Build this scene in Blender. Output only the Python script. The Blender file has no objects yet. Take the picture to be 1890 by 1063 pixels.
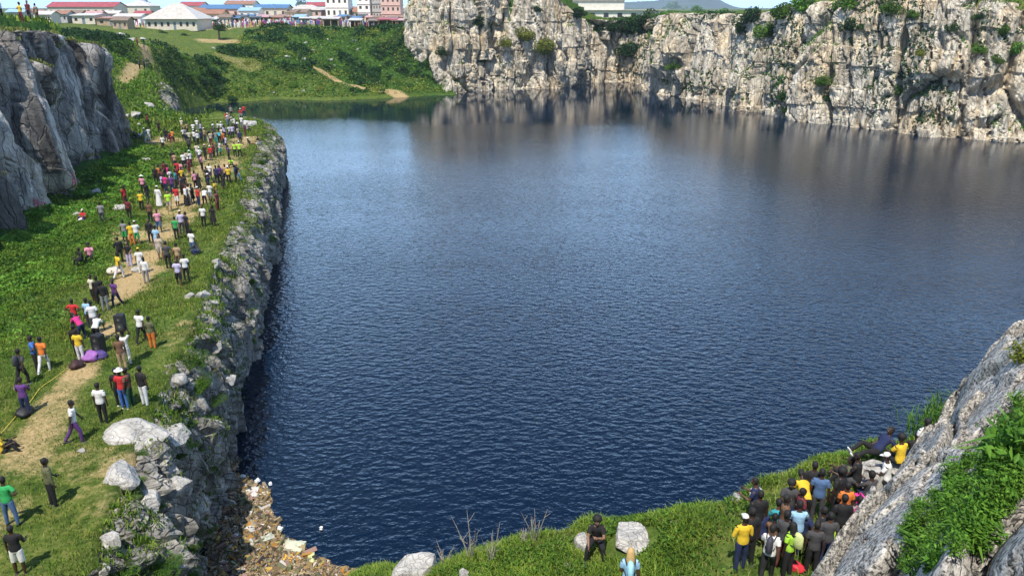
import bpy, bmesh, math, random
import numpy as np
from mathutils import Vector, Matrix
from mathutils.bvhtree import BVHTree

# ---------------------------------------------------------------- camera, sky, sun, exposure
scene = bpy.context.scene
COL = scene.collection
PITCH = math.radians(19.86)          # camera looks down by this much
FPX = 1430.0                         # focal length in photograph pixels (1890 wide)
CAMZ = 22.0                          # eye height above the lake
cam_d = bpy.data.cameras.new('camera'); cam = bpy.data.objects.new('camera', cam_d); COL.objects.link(cam)
cam.location = (0, 0, CAMZ); cam.rotation_euler = (math.pi/2 - PITCH, 0, 0)
cam_d.sensor_width = 36; cam_d.lens = 36*FPX/1890; cam_d.clip_end = 30000; cam_d.clip_start = .1
scene.camera = cam
SUN_DIR = Vector((-0.25, -0.97, 0)).normalized()   # horizontal direction TOWARDS the sun
SUN_EL = math.radians(60)
w = bpy.data.worlds.new('World'); scene.world = w; w.use_nodes = True
nt = w.node_tree; bg = nt.nodes['Background']
sky = nt.nodes.new('ShaderNodeTexSky'); sky.sky_type = 'NISHITA'; sky.sun_disc = False
sky.sun_elevation = SUN_EL; sky.sun_rotation = math.atan2(SUN_DIR.x, SUN_DIR.y)
sky.altitude = 300; sky.air_density = 1.0; sky.dust_density = 0.15; sky.ozone_density = 3.0
# broken cloud across the sky (the lake mirrors it)
tc = nt.nodes.new('ShaderNodeTexCoord'); mp = nt.nodes.new('ShaderNodeMapping'); mp.inputs['Scale'].default_value = (1.2, 1.2, 4.5)
cn = nt.nodes.new('ShaderNodeTexNoise'); cn.inputs['Scale'].default_value = 1.7; cn.inputs['Detail'].default_value = 8; cn.inputs['Roughness'].default_value = .6
cr = nt.nodes.new('ShaderNodeValToRGB'); cr.color_ramp.elements[0].position = .57; cr.color_ramp.elements[1].position = .76
cm = nt.nodes.new('ShaderNodeMixRGB'); cm.inputs['Color2'].default_value = (9.5, 9.8, 10.4, 1)
nt.links.new(tc.outputs['Generated'], mp.inputs['Vector']); nt.links.new(mp.outputs[0], cn.inputs['Vector'])
nt.links.new(cn.outputs['Fac'], cr.inputs[0]); nt.links.new(cr.outputs['Color'], cm.inputs['Fac'])
sx = nt.nodes.new('ShaderNodeSeparateXYZ'); nt.links.new(tc.outputs['Generated'], sx.inputs[0])
hz = nt.nodes.new('ShaderNodeMapRange'); hz.interpolation_type = 'SMOOTHSTEP'; hz.inputs['From Min'].default_value = .05; hz.inputs['From Max'].default_value = .47
hz.inputs['To Min'].default_value = .95; hz.inputs['To Max'].default_value = 0; nt.links.new(sx.outputs['Z'], hz.inputs['Value'])
tint = nt.nodes.new('ShaderNodeMixRGB'); tint.blend_type = 'MULTIPLY'; tint.inputs[0].default_value = 1; tint.inputs[2].default_value = (.82,.93,1.06,1); nt.links.new(sky.outputs[0], tint.inputs[1])
hm = nt.nodes.new('ShaderNodeMixRGB'); hm.inputs['Color2'].default_value = (16.5,25.0,36.0,1); az = nt.nodes.new('ShaderNodeMapRange'); az.interpolation_type = 'SMOOTHSTEP'; az.inputs['From Min'].default_value = -1.0; az.inputs['From Max'].default_value = .7  # horizon glow added ahead of the camera to brighten the lake's reflection
nt.links.new(sx.outputs['Y'], az.inputs['Value']); hv_ = nt.nodes.new('ShaderNodeMath'); hv_.operation = 'MULTIPLY'; nt.links.new(hz.outputs[0], hv_.inputs[0]); nt.links.new(az.outputs[0], hv_.inputs[1]); nt.links.new(hv_.outputs[0], hm.inputs[0]); nt.links.new(tint.outputs[0], hm.inputs[1])
nt.links.new(hm.outputs[0], cm.inputs['Color1']); nt.links.new(cm.outputs[0], bg.inputs['Color'])
bg.inputs['Strength'].default_value = 0.105
sun_d = bpy.data.lights.new('sun', 'SUN'); sun = bpy.data.objects.new('sun', sun_d); COL.objects.link(sun)
sun_d.energy = 4.6; sun_d.angle = math.radians(.5); sun_d.color = (1.0, .94, .84)
sv = Vector((SUN_DIR.x*math.cos(SUN_EL), SUN_DIR.y*math.cos(SUN_EL), math.sin(SUN_EL)))
sun.rotation_euler = sv.to_track_quat('Z', 'Y').to_euler()
scene.view_settings.view_transform = 'Standard'; scene.view_settings.look = 'None'
scene.view_settings.exposure = 0.46; scene.view_settings.gamma = 1
scene.cycles.max_bounces = 5; scene.cycles.transparent_max_bounces = 8

# ---------------------------------------------------------------- projection helpers (photo pixel -> place in the world)
CT, ST = math.cos(PITCH), math.sin(PITCH)
def ray(px, py):
    a = (px-945)/FPX; b = (py-531.5)/FPX
    return Vector((a, CT - b*ST, -ST - b*CT))
def PZ(px, py, Z=0.0):                # where the ray meets height Z
    r = ray(px, py); t = (Z-CAMZ)/r.z
    return Vector((r.x*t, r.y*t, Z))
def PD(px, py, d):                    # horizontal distance forward
    r = ray(px, py); t = d/r.y
    return Vector((r.x*t, d, CAMZ + r.z*t))

# ---------------------------------------------------------------- numpy noise
def _h(i, j, k, s):
    i = i.astype(np.int64); j = j.astype(np.int64); k = k.astype(np.int64)
    n = (i*73856093) ^ (j*19349663) ^ (k*83492791) ^ (s*2654435761 & 0xffffffff)
    n = n & 0xffffffff
    n = (n ^ (n >> 13)) * 1274126177 & 0xffffffff
    n = (n ^ (n >> 16)) * 2246822519 & 0xffffffff
    n = n ^ (n >> 15)
    return (n & 0xffffff).astype(np.float64)/16777216.0
def vnoise(p, s=0):
    f = np.floor(p); t = p-f; t = t*t*t*(t*(t*6-15)+10)
    i, j, k = f[:,0], f[:,1], f[:,2]; r = 0
    for a in (0,1):
        wa = t[:,0] if a else 1-t[:,0]
        for b in (0,1):
            wb = t[:,1] if b else 1-t[:,1]
            for c in (0,1):
                wc = t[:,2] if c else 1-t[:,2]
                r = r + wa*wb*wc*_h(i+a, j+b, k+c, s)
    return r*2-1
def fbm(p, oct=4, s=0, g=.5):
    a = 1; r = 0; n = 0
    for o in range(oct):
        r = r + a*vnoise(p*(2**o)+o*17.3, s+o); n += a; a *= g
    return r/n
def facet(p, s=0, tilt=1.0):
    """fractured-rock offset: every Voronoi cell is a tilted plane; returns offset and distance to the crack"""
    f = np.floor(p); n = len(p)
    d1 = np.full(n, 9.0); d2 = np.full(n, 9.0); off = np.zeros(n)
    for a in (-1,0,1):
        for b in (-1,0,1):
            for c in (-1,0,1):
                ci, cj, ck = f[:,0]+a, f[:,1]+b, f[:,2]+c
                q = np.stack([ci+_h(ci,cj,ck,s), cj+_h(ci,cj,ck,s+1), ck+_h(ci,cj,ck,s+2)], 1)
                dv = p-q; d = (dv**2).sum(1)
                o = _h(ci,cj,ck,s+3)-.5 + tilt*(dv[:,0]*(_h(ci,cj,ck,s+4)-.5)+dv[:,1]*(_h(ci,cj,ck,s+5)-.5)+dv[:,2]*(_h(ci,cj,ck,s+6)-.5))
                m = d < d1
                d2 = np.where(m, d1, np.minimum(d2, d)); off = np.where(m, o, off); d1 = np.where(m, d, d1)
    return off, np.sqrt(d2)-np.sqrt(d1)
def sstep(a, b, x):
    t = np.clip((x-a)/(b-a), 0, 1); return t*t*(3-2*t)
def N3(x, y, z=0.0): return np.stack([x, y, np.zeros_like(x)+z], 1)

# ---------------------------------------------------------------- mesh + object helpers
def mesh_np(name, V, F, mats=(), smooth=False, mi=None, attrs=None):
    V = np.asarray(V, dtype=np.float32); me = bpy.data.meshes.new(name)
    F = np.asarray(F, dtype=np.int32); k = F.shape[1]; n = len(F)
    me.vertices.add(len(V)); me.vertices.foreach_set('co', V.ravel())
    me.loops.add(n*k); me.loops.foreach_set('vertex_index', F.ravel())
    me.polygons.add(n); me.polygons.foreach_set('loop_start', np.arange(0, n*k, k, dtype=np.int32))
    me.update(calc_edges=True)
    for m in mats: me.materials.append(m)
    if mi is not None: me.polygons.foreach_set('material_index', np.asarray(mi, dtype=np.int32))
    me.polygons.foreach_set('use_smooth', np.full(n, smooth, dtype=bool))
    if attrs:
        for an, av in attrs.items():
            at = me.attributes.new(an, 'FLOAT', 'POINT'); at.data.foreach_set('value', np.asarray(av, dtype=np.float32))
    me.update()
    return me
def link(o): COL.objects.link(o); return o
def tag(o, label=None, cat=None, group=None, kind=None):
    if label: o['label'] = label
    if cat: o['category'] = cat
    if group: o['group'] = group
    if kind: o['kind'] = kind
    return o
def add(name, me, parent=None, loc=(0,0,0)):
    o = bpy.data.objects.new(name, me); link(o); o.location = loc
    if parent is not None: o.parent = parent
    return o
def empty(name, loc=(0,0,0), rz=0.0, s=1.0):
    o = bpy.data.objects.new(name, None); link(o); o.location = loc; o.rotation_euler = (0,0,rz); o.scale = (s,s,s)
    return o
def grid_faces(nu, nv):
    i = np.arange(nu-1)[:,None]*nv + np.arange(nv-1)[None,:]
    return np.stack([i, i+nv, i+nv+1, i+1], -1).reshape(-1, 4)
class MB:
    """collects boxes, tubes and prisms into one mesh"""
    def __init__(s): s.v = []; s.f = []
    def poly(s, vs, fs):
        b = len(s.v); s.v += [tuple(v) for v in vs]; s.f += [tuple(b+i for i in f) for f in fs]; return s
    def box(s, c, d, rz=0.0):
        x, y, z = d[0]/2, d[1]/2, d[2]/2; ca, sa = math.cos(rz), math.sin(rz); vs = []
        for a in (-x, x):
            for b in (-y, y):
                for e in (-z, z): vs.append((c[0]+a*ca-b*sa, c[1]+a*sa+b*ca, c[2]+e))
        return s.poly(vs, [(0,1,3,2),(4,6,7,5),(0,4,5,1),(2,3,7,6),(0,2,6,4),(1,5,7,3)])
    def tube(s, pts, rad, n=6, cap=True):
        pts = [Vector(p) for p in pts]; rings = []
        for i, p in enumerate(pts):
            t = (pts[min(i+1, len(pts)-1)]-pts[max(i-1, 0)]).normalized()
            u = t.cross(Vector((0,0,1)) if abs(t.z) < .9 else Vector((1,0,0))).normalized(); v = t.cross(u)
            r = rad[i] if isinstance(rad, (list, tuple)) else rad
            ra, rb = r if isinstance(r, (list, tuple)) else (r, r)
            rings.append([p+u*math.cos(2*math.pi*k/n)*ra+v*math.sin(2*math.pi*k/n)*rb for k in range(n)])
        vs = [q for r in rings for q in r]; fs = []
        for i in range(len(pts)-1):
            for k in range(n): fs.append((i*n+k, i*n+(k+1)%n, (i+1)*n+(k+1)%n, (i+1)*n+k))
        if cap: fs += [tuple(range(n))[::-1], tuple((len(pts)-1)*n+k for k in range(n))]
        return s.poly(vs, fs)
    def mesh(s, name, mat=None, smooth=False):
        me = bpy.data.meshes.new(name); me.from_pydata(s.v, [], s.f); me.update()
        if mat: me.materials.append(mat)
        bm = bmesh.new(); bm.from_mesh(me); bmesh.ops.recalc_face_normals(bm, faces=bm.faces); bm.to_mesh(me); bm.free()
        if smooth: me.polygons.foreach_set('use_smooth', [True]*len(me.polygons))
        return me

# ---------------------------------------------------------------- materials
def new_mat(name):
    m = bpy.data.materials.new(name); m.use_nodes = True
    return m, m.node_tree, m.node_tree.nodes['Principled BSDF']
def nd(t, typ, **kw):
    n = t.nodes.new(typ)
    for k, v in kw.items():
        if k in n.inputs: n.inputs[k].default_value = v
        else: setattr(n, k, v)
    return n
def ramp(t, src, stops):
    r = t.nodes.new('ShaderNodeValToRGB'); e = r.color_ramp.elements
    while len(e) < len(stops): e.new(.5)
    for i, (p, c) in enumerate(stops):
        e[i].position = p; e[i].color = (*c, 1) if len(c) == 3 else c
    t.links.new(src, r.inputs[0]); return r.outputs[0]
def mixc(t, fac, a, b, mode='MIX'):
    m = t.nodes.new('ShaderNodeMixRGB'); m.blend_type = mode
    for s, x in ((m.inputs[0], fac), (m.inputs[1], a), (m.inputs[2], b)):
        if isinstance(x, (int, float)): s.default_value = x
        elif isinstance(x, tuple): s.default_value = (*x, 1) if len(x) == 3 else x
        else: t.links.new(x, s)
    return m.outputs[0]
def noise_n(t, scale, detail=5, rough=.55, vec=None, mapscale=None, rot=None):
    n = nd(t, 'ShaderNodeTexNoise', Scale=scale, Detail=detail, Roughness=rough)
    src = vec
    if src is None:
        src = t.nodes.new('ShaderNodeTexCoord').outputs['Object']
    if mapscale:
        mp = nd(t, 'ShaderNodeMapping'); mp.inputs['Scale'].default_value = mapscale
        if rot: mp.inputs['Rotation'].default_value = rot
        t.links.new(src, mp.inputs['Vector']); src = mp.outputs[0]
    t.links.new(src, n.inputs['Vector']); return n.outputs['Fac']
def simple(name, col, rough=.7, vary=.25, scale=3.0, metal=0.0, bump=0.0):
    m, t, b = new_mat(name)
    f = noise_n(t, scale, 6, .6)
    c0 = tuple(c*(1-vary) for c in col); c1 = tuple(min(1, c*(1+vary)) for c in col)
    t.links.new(ramp(t, f, [(.3, c0), (.7, c1)]), b.inputs['Base Color'])
    b.inputs['Roughness'].default_value = rough; b.inputs['Metallic'].default_value = metal
    if bump:
        bp = nd(t, 'ShaderNodeBump', Strength=bump, Distance=.02); t.links.new(f, bp.inputs['Height']); t.links.new(bp.outputs[0], b.inputs['Normal'])
    return m
def rock_mat(name, light, mid, dark, vein=(.05,.05,.045), sc=1.0, bumpd=.25, streak=.5, tint=None, grain=0.0, mosscol=None, moss=.0, crack=.55, stain_shade=False, cst=(1,1,1)):
    m, t, b = new_mat(name)
    tc = t.nodes.new('ShaderNodeTexCoord').outputs['Object']
    big = noise_n(t, .12*sc, 4, .55, tc); med = noise_n(t, .9*sc, 8, .66, tc, cst); fine = noise_n(t, 5*sc, 8, .7, tc)
    c = ramp(t, med, [(.30, dark), (.44, mid), (.62, light), (.8, tuple(min(1,x*1.15) for x in light))])
    if tint: c = mixc(t, ramp(t, big, [(.47, (0,0,0)), (.6, (1,1,1))]), c, tint, 'MULTIPLY')
    c = mixc(t, .35, c, ramp(t, fine, [(.3, (.35,.35,.35)), (.7, (1,1,1))]), 'MULTIPLY')
    # water stains that run down the face
    st = noise_n(t, .55*sc, 5, .6, tc, (1.0, 1.0, .10))
    c = mixc(t, streak, c, ramp(t, st, [(.40, (.30,.30,.31)), (.56, (1,1,1))]), 'MULTIPLY')
    # joints and cracks
    wp = nd(t, 'ShaderNodeVectorMath', operation='ADD'); nw = nd(t, 'ShaderNodeTexNoise', Scale=.6*sc, Detail=3)
    t.links.new(tc, nw.inputs['Vector']); t.links.new(tc, wp.inputs[0]); t.links.new(nw.outputs['Color'], wp.inputs[1])
    hs = []
    for s_, stretch, rot in ((.40*sc, (1,1,.45*cst[2]), (0,.2,.1)), (1.1*sc, (1,1,.6*cst[2]), (.2,-.25,.6))):
        mp = nd(t, 'ShaderNodeMapping'); mp.inputs['Scale'].default_value = stretch; mp.inputs['Rotation'].default_value = rot
        t.links.new(wp.outputs[0], mp.inputs['Vector'])
        v = nd(t, 'ShaderNodeTexVoronoi', Scale=s_, feature='DISTANCE_TO_EDGE'); t.links.new(mp.outputs[0], v.inputs['Vector'])
        hs.append(v.outputs['Distance'])
    ck = ramp(t, hs[0], [(.0, (0,0,0)), (.035, (1,1,1))]); ck2 = ramp(t, hs[1], [(.0, (0,0,0)), (.05, (1,1,1))])
    c = mixc(t, ck, mixc(t, crack, c, vein), c); c = mixc(t, ck2, mixc(t, crack*.6, c, vein), c)
    if grain:
        g = noise_n(t, 17, 4, .8, tc); c = mixc(t, grain, c, ramp(t, g, [(.42, (.12,.12,.12)), (.50, (.8,.79,.77)), (.6, (1.3,1.27,1.22))]), 'MULTIPLY')
    if mosscol:
        mo = noise_n(t, .35*sc, 6, .65, tc); c = mixc(t, ramp(t, mo, [(1-moss, (0,0,0)), (1.06-moss, (1,1,1))]), c, mosscol)
    if stain_shade: c = mixc(t, nd(t, 'ShaderNodeAttribute', attribute_name='stain_shade').outputs['Fac'], c, (.022,.022,.023))  # near-black colour for the painted cleft shade and the stain streaks
    t.links.new(c, b.inputs['Base Color']); b.inputs['Roughness'].default_value = .9
    b.inputs['Specular IOR Level'].default_value = .25
    h1 = mixc(t, .6, med, fine); 
    mul = nd(t, 'ShaderNodeMath', operation='MULTIPLY'); t.links.new(h1, mul.inputs[0]); t.links.new(ck2, mul.inputs[1])
    bp = nd(t, 'ShaderNodeBump', Strength=.9, Distance=bumpd); t.links.new(mul.outputs[0], bp.inputs['Height'])
    t.links.new(bp.outputs[0], b.inputs['Normal'])
    return m
def leaf_mat(name, stops, trans=.25, rough=.6):
    m, t, b = new_mat(name)
    g = t.nodes.new('ShaderNodeNewGeometry'); oi = t.nodes.new('ShaderNodeObjectInfo')
    ns = noise_n(t, .9, 3, .5)
    a = nd(t, 'ShaderNodeMath', operation='MULTIPLY_ADD'); t.links.new(g.outputs['Random Per Island'], a.inputs[0]); a.inputs[1].default_value = .55
    t.links.new(ns, a.inputs[2]); a2 = nd(t, 'ShaderNodeMath', operation='SUBTRACT'); t.links.new(a.outputs[0], a2.inputs[0]); a2.inputs[1].default_value = .28
    c = ramp(t, a2.outputs[0], stops)
    hv = t.nodes.new('ShaderNodeHueSaturation'); t.links.new(c, hv.inputs['Color'])
    mr = nd(t, 'ShaderNodeMapRange'); mr.inputs['To Min'].default_value = .75; mr.inputs['To Max'].default_value = 1.3
    t.links.new(oi.outputs['Random'], mr.inputs['Value']); t.links.new(mr.outputs[0], hv.inputs['Value'])
    t.links.new(hv.outputs[0], b.inputs['Base Color']); b.inputs['Roughness'].default_value = rough
    b.inputs['Specular IOR Level'].default_value = .2
    if trans:
        tr = nd(t, 'ShaderNodeBsdfTranslucent'); t.links.new(hv.outputs[0], tr.inputs['Color'])
        mx = nd(t, 'ShaderNodeMixShader'); mx.inputs[0].default_value = trans
        t.links.new(b.outputs[0], mx.inputs[1]); t.links.new(tr.outputs[0], mx.inputs[2])
        t.links.new(mx.outputs[0], t.nodes['Material Output'].inputs['Surface'])
    return m
M = {}
M['rock_far'] = rock_mat('pale_quarry_rock', (.88,.80,.64), (.68,.60,.47), (.19,.165,.135), streak=.55, tint=(1.04,.95,.82), bumpd=.35, cst=(1,1,.45), crack=.5)
M['rock_left'] = rock_mat('grey_quarry_rock', (.74,.70,.65), (.44,.42,.395), (.10,.097,.092), streak=.95, bumpd=.35, tint=(1.0,.94,.87), crack=.12, stain_shade=True, cst=(1,1,.4))
M['rock_edge'] = rock_mat('weathered_edge_rock', (.60,.56,.49), (.36,.34,.295), (.11,.10,.088), sc=1.5, streak=.65, bumpd=.2, mosscol=(.07,.12,.025), moss=.43)
M['granite'] = rock_mat('speckled_granite', (.60,.575,.53), (.45,.43,.40), (.20,.19,.175), sc=3.2, streak=0, bumpd=.02, grain=.95, crack=.3)
M['boulder'] = rock_mat('boulder_rock', (.66,.63,.58), (.50,.48,.44), (.27,.26,.24), sc=2.5, streak=.15, bumpd=.05, crack=.25)
GRASS_STOPS = [(.1, (.030,.068,.010)), (.4, (.090,.165,.018)), (.7, (.19,.28,.032)), (1, (.36,.40,.07))]
M['leaf_grass'] = leaf_mat('grass_blades', GRASS_STOPS)
M['leaf_dry'] = leaf_mat('dry_grass_blades', [(.1, (.07,.11,.02)), (.45, (.16,.20,.04)), (.75, (.30,.29,.09)), (1, (.42,.36,.16))])
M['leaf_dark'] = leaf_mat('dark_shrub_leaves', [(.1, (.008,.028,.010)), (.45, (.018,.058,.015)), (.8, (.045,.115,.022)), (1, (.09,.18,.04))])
M['leaf_mid'] = leaf_mat('green_shrub_leaves', [(.1, (.020,.055,.009)), (.45, (.065,.15,.016)), (.8, (.14,.26,.03)), (1, (.26,.36,.06))])
M['leaf_bright'] = leaf_mat('bright_leaves', [(.1, (.03,.09,.012)), (.4, (.08,.20,.02)), (.75, (.17,.34,.04)), (1, (.30,.46,.08))])
M['leaf_yellow'] = leaf_mat('yellowing_leaves', [(.1, (.06,.10,.015)), (.5, (.20,.24,.03)), (.9, (.38,.36,.07)), (1, (.45,.40,.12))])
M['twig'] = simple('brown_twigs', (.11,.085,.06), .9, .3, 8)
def ground_mat():
    m, t, b = new_mat('grassy_ground')
    at = nd(t, 'ShaderNodeAttribute', attribute_name='soil').outputs['Fac']
    dk = nd(t, 'ShaderNodeAttribute', attribute_name='dense').outputs['Fac']
    tc = t.nodes.new('ShaderNodeTexCoord').outputs['Object']
    n1 = noise_n(t, .35, 6, .65, tc); n2 = noise_n(t, 2.2, 8, .7, tc); n3 = noise_n(t, 9, 6, .7, tc)
    g = ramp(t, n2, [(.30, (.028,.050,.012)), (.46, (.07,.11,.022)), (.60, (.14,.165,.045)), (.76, (.25,.23,.10))])
    g = mixc(t, .5, g, ramp(t, n1, [(.35, (.55,.85,.5)), (.65, (1.3,1.1,.9))]), 'MULTIPLY')
    gd = ramp(t, n2, [(.3, (.014,.042,.010)), (.5, (.035,.085,.016)), (.7, (.075,.15,.025))])
    g = mixc(t, dk, g, gd)
    s = ramp(t, n3, [(.3, (.25,.17,.075)), (.5, (.40,.29,.14)), (.72, (.54,.42,.25))])
    ad = nd(t, 'ShaderNodeMath', operation='MULTIPLY_ADD'); t.links.new(n2, ad.inputs[0]); ad.inputs[1].default_value = .9; t.links.new(at, ad.inputs[2])
    ad2 = nd(t, 'ShaderNodeMath', operation='MULTIPLY_ADD'); t.links.new(n3, ad2.inputs[0]); ad2.inputs[1].default_value = .5; t.links.new(ad.outputs[0], ad2.inputs[2])
    f = ramp(t, ad2.outputs[0], [(.0, (0,0,0)), (1.0, (1,1,1))])
    mr = nd(t, 'ShaderNodeMapRange'); mr.inputs['From Min'].default_value = 1.05; mr.inputs['From Max'].default_value = 1.45
    t.links.new(ad2.outputs[0], mr.inputs['Value'])
    t.links.new(mixc(t, mr.outputs[0], g, s), b.inputs['Base Color'])
    b.inputs['Roughness'].default_value = .95; b.inputs['Specular IOR Level'].default_value = .1
    bp = nd(t, 'ShaderNodeBump', Strength=.7, Distance=.15); t.links.new(mixc(t, .5, n2, n3), bp.inputs['Height']); t.links.new(bp.outputs[0], b.inputs['Normal'])
    return m
M['ground'] = ground_mat()
WAVE = .19
def water_mat():
    m, t, b = new_mat('lake_water')
    tc = t.nodes.new('ShaderNodeTexCoord').outputs['Object']
    b.inputs['Base Color'].default_value = (.0010, .0080, .023, 1)
    b.inputs['Roughness'].default_value = .04; b.inputs['IOR'].default_value = 1.42
    b.inputs['Specular IOR Level'].default_value = .5; b.inputs['Specular Tint'].default_value = (.58,.80,1,1)
    # wind ripples, calmer towards the far walls and in drifting patches
    r1 = noise_n(t, 1.7, 1, .4, tc, (.8, 1.2, 1), (0,0,.35)); r2 = noise_n(t, 3.1, 2, .5, tc, (.8, 1.15, 1), (0,0,-.45)); r3 = noise_n(t, 6.5, 2, .5, tc, (.9,1.05,1), (0,0,.1))
    h = mixc(t, .45, r1, r2); h = mixc(t, .13, h, r3)
    sx = nd(t, 'ShaderNodeSeparateXYZ'); t.links.new(tc, sx.inputs[0])
    pn = noise_n(t, .018, 4, .6, tc, (1, 1.6, 1)); pm = noise_n(t, .05, 4, .6, tc, (.5, 1.4, 1))
    ma = nd(t, 'ShaderNodeMath', operation='MULTIPLY_ADD'); t.links.new(pn, ma.inputs[0]); ma.inputs[1].default_value = 110; t.links.new(sx.outputs['Y'], ma.inputs[2])
    mr = nd(t, 'ShaderNodeMapRange', interpolation_type='SMOOTHSTEP'); mr.inputs['From Min'].default_value = 185; mr.inputs['From Max'].default_value = 245
    mr.inputs['To Min'].default_value = 1.0; mr.inputs['To Max'].default_value = .12; t.links.new(ma.outputs[0], mr.inputs['Value'])
    pr = nd(t, 'ShaderNodeMapRange'); pr.inputs['From Min'].default_value = .35; pr.inputs['From Max'].default_value = .6; pr.inputs['To Min'].default_value = .72; t.links.new(pm, pr.inputs['Value'])
    mu = nd(t, 'ShaderNodeMath', operation='MULTIPLY'); t.links.new(mr.outputs[0], mu.inputs[0]); t.links.new(pr.outputs[0], mu.inputs[1])
    dr = nd(t, 'ShaderNodeMapRange'); dr.inputs['From Min'].default_value = 28; dr.inputs['From Max'].default_value = 125; dr.inputs['To Min'].default_value = 1.0; dr.inputs['To Max'].default_value = .36; t.links.new(sx.outputs['Y'], dr.inputs['Value'])
    mv = nd(t, 'ShaderNodeMath', operation='MULTIPLY'); t.links.new(mu.outputs[0], mv.inputs[0]); t.links.new(dr.outputs[0], mv.inputs[1])
    bp = nd(t, 'ShaderNodeBump', Distance=WAVE); t.links.new(h, bp.inputs['Height']); t.links.new(mv.outputs[0], bp.inputs['Strength'])
    t.links.new(bp.outputs[0], b.inputs['Normal'])
    return m
M['water'] = water_mat()

# ================================================================ THE LAND
def left_n(pts):
    pts = np.asarray(pts, float); t = np.gradient(pts, axis=0); t /= np.linalg.norm(t, axis=1)[:,None]+1e-9
    return np.stack([-t[:,1], t[:,0]], 1)
def densify(ctrl, step):
    """Catmull-Rom through rows of numbers (first two are x,y)"""
    C = np.asarray(ctrl, float); out = []
    for i in range(len(C)-1):
        p0, p1, p2, p3 = C[max(i-1,0)], C[i], C[i+1], C[min(i+2, len(C)-1)]
        n = max(1, int(np.linalg.norm(p2[:2]-p1[:2])/step))
        for k in range(n):
            t = k/n; out.append(.5*((2*p1)+(-p0+p2)*t+(2*p0-5*p1+4*p2-p3)*t*t+(-p0+3*p1-3*p2+p3)*t**3))
    out.append(C[-1]); return np.array(out)
B = lambda px, py: tuple(PZ(px, py, 0))[:2]
# x, y at the water, top height, how far inland the top lies
PLAT = [(-6.5,-4,7,2), (-7.5,6,7,2), (-9.5,16,7,2), (*B(388,1050),7,1.5), (*B(430,845),7,1.3), (*B(462,690),7,1.5), (*B(490,560),7,1.7), (*B(514,400),7,2.0), (*B(526,330),7,2.1),
        (-34,113,7,2.6), (-38.5,119,7,2.6), (-44.5,119.5,7,2.4), (-49,117,7.3,2), (-51.5,121,8.5,2.2), (-53.5,127,10.6,2.5), (-56.5,134,10.6,2.5), (-61,143,8.5,3), (-66,153,4,2.6), (-70,163,2,1)]
SHORE = [(-72,168), (-76,182), (-73,196), B(452,188), B(520,183), B(600,186), B(680,183), B(745,180), B(800,176), (-15,214)]
FARC = [(-36,258,22,4), (-31,236,24,3), (-25,223,26,4), (-17,217.5,26.5,5), B(900,169)+(27,5), B(975,166)+(27,5), B(1045,165)+(26,5), B(1085,157)+(20,5), B(1130,153)+(18.6,5), B(1180,157)+(19.5,4),
        B(1206,174)+(20.5,4), B(1270,184)+(20.8,5), B(1340,196)+(20.6,5), B(1420,215)+(22.6,5), B(1530,233)+(24.6,5), B(1700,254)+(24.2,6), B(1890,265)+(22.6,6), (100,127,23,6), (125,118,23,6)]
NEAR = [(130,60),(60,-30),(-6.5,-30)]
P1 = densify(PLAT, 1.0); P2 = np.array(SHORE); P3 = densify(FARC, 2.0)
def inset(P, e=-.15): return P[:,:2] + left_n(P[:,:2])*np.maximum(P[:,3:4]+e, 0)
LAKE = np.vstack([inset(P1), P2, inset(P3,1.2)[6:], np.array(NEAR)])
def sdist(x, y, poly):
    """positive inside"""
    n = len(poly); d = np.full(len(x), 1e9); ins = np.zeros(len(x), bool)
    for i in range(n):
        ax, ay = poly[i]; bx, by = poly[(i+1)%n]; ex, ey = bx-ax, by-ay
        t = np.clip(((x-ax)*ex+(y-ay)*ey)/(ex*ex+ey*ey+1e-12), 0, 1)
        d = np.minimum(d, (x-ax-t*ex)**2+(y-ay-t*ey)**2)
        c = ((ay > y) != (by > y)) & (x < (bx-ax)*(y-ay)/(by-ay+1e-12)+ax); ins ^= c
    d = np.sqrt(d); return np.where(ins, d, -d)
class RBF:
    def __init__(s, pts):
        P = np.array(pts, float); s.c = P[:,:2]; n = len(P)
        D = np.linalg.norm(s.c[:,None]-s.c[None], axis=2)
        A = np.zeros((n+3, n+3)); A[:n,:n] = D + np.eye(n)*1e-3*0; A[:n,n] = 1; A[:n,n+1:] = s.c; A[n,:n] = 1; A[n+1:,:n] = s.c.T
        s.w = np.linalg.lstsq(A, np.concatenate([P[:,2], np.zeros(3)]), rcond=None)[0]; s.n = n
    def __call__(s, x, y):
        r = s.w[s.n] + s.w[s.n+1]*x + s.w[s.n+2]*y
        for i in range(s.n): r = r + s.w[i]*np.hypot(x-s.c[i,0], y-s.c[i,1])
        return r
D3 = lambda px, py, d: tuple(PD(px, py, d))
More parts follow.
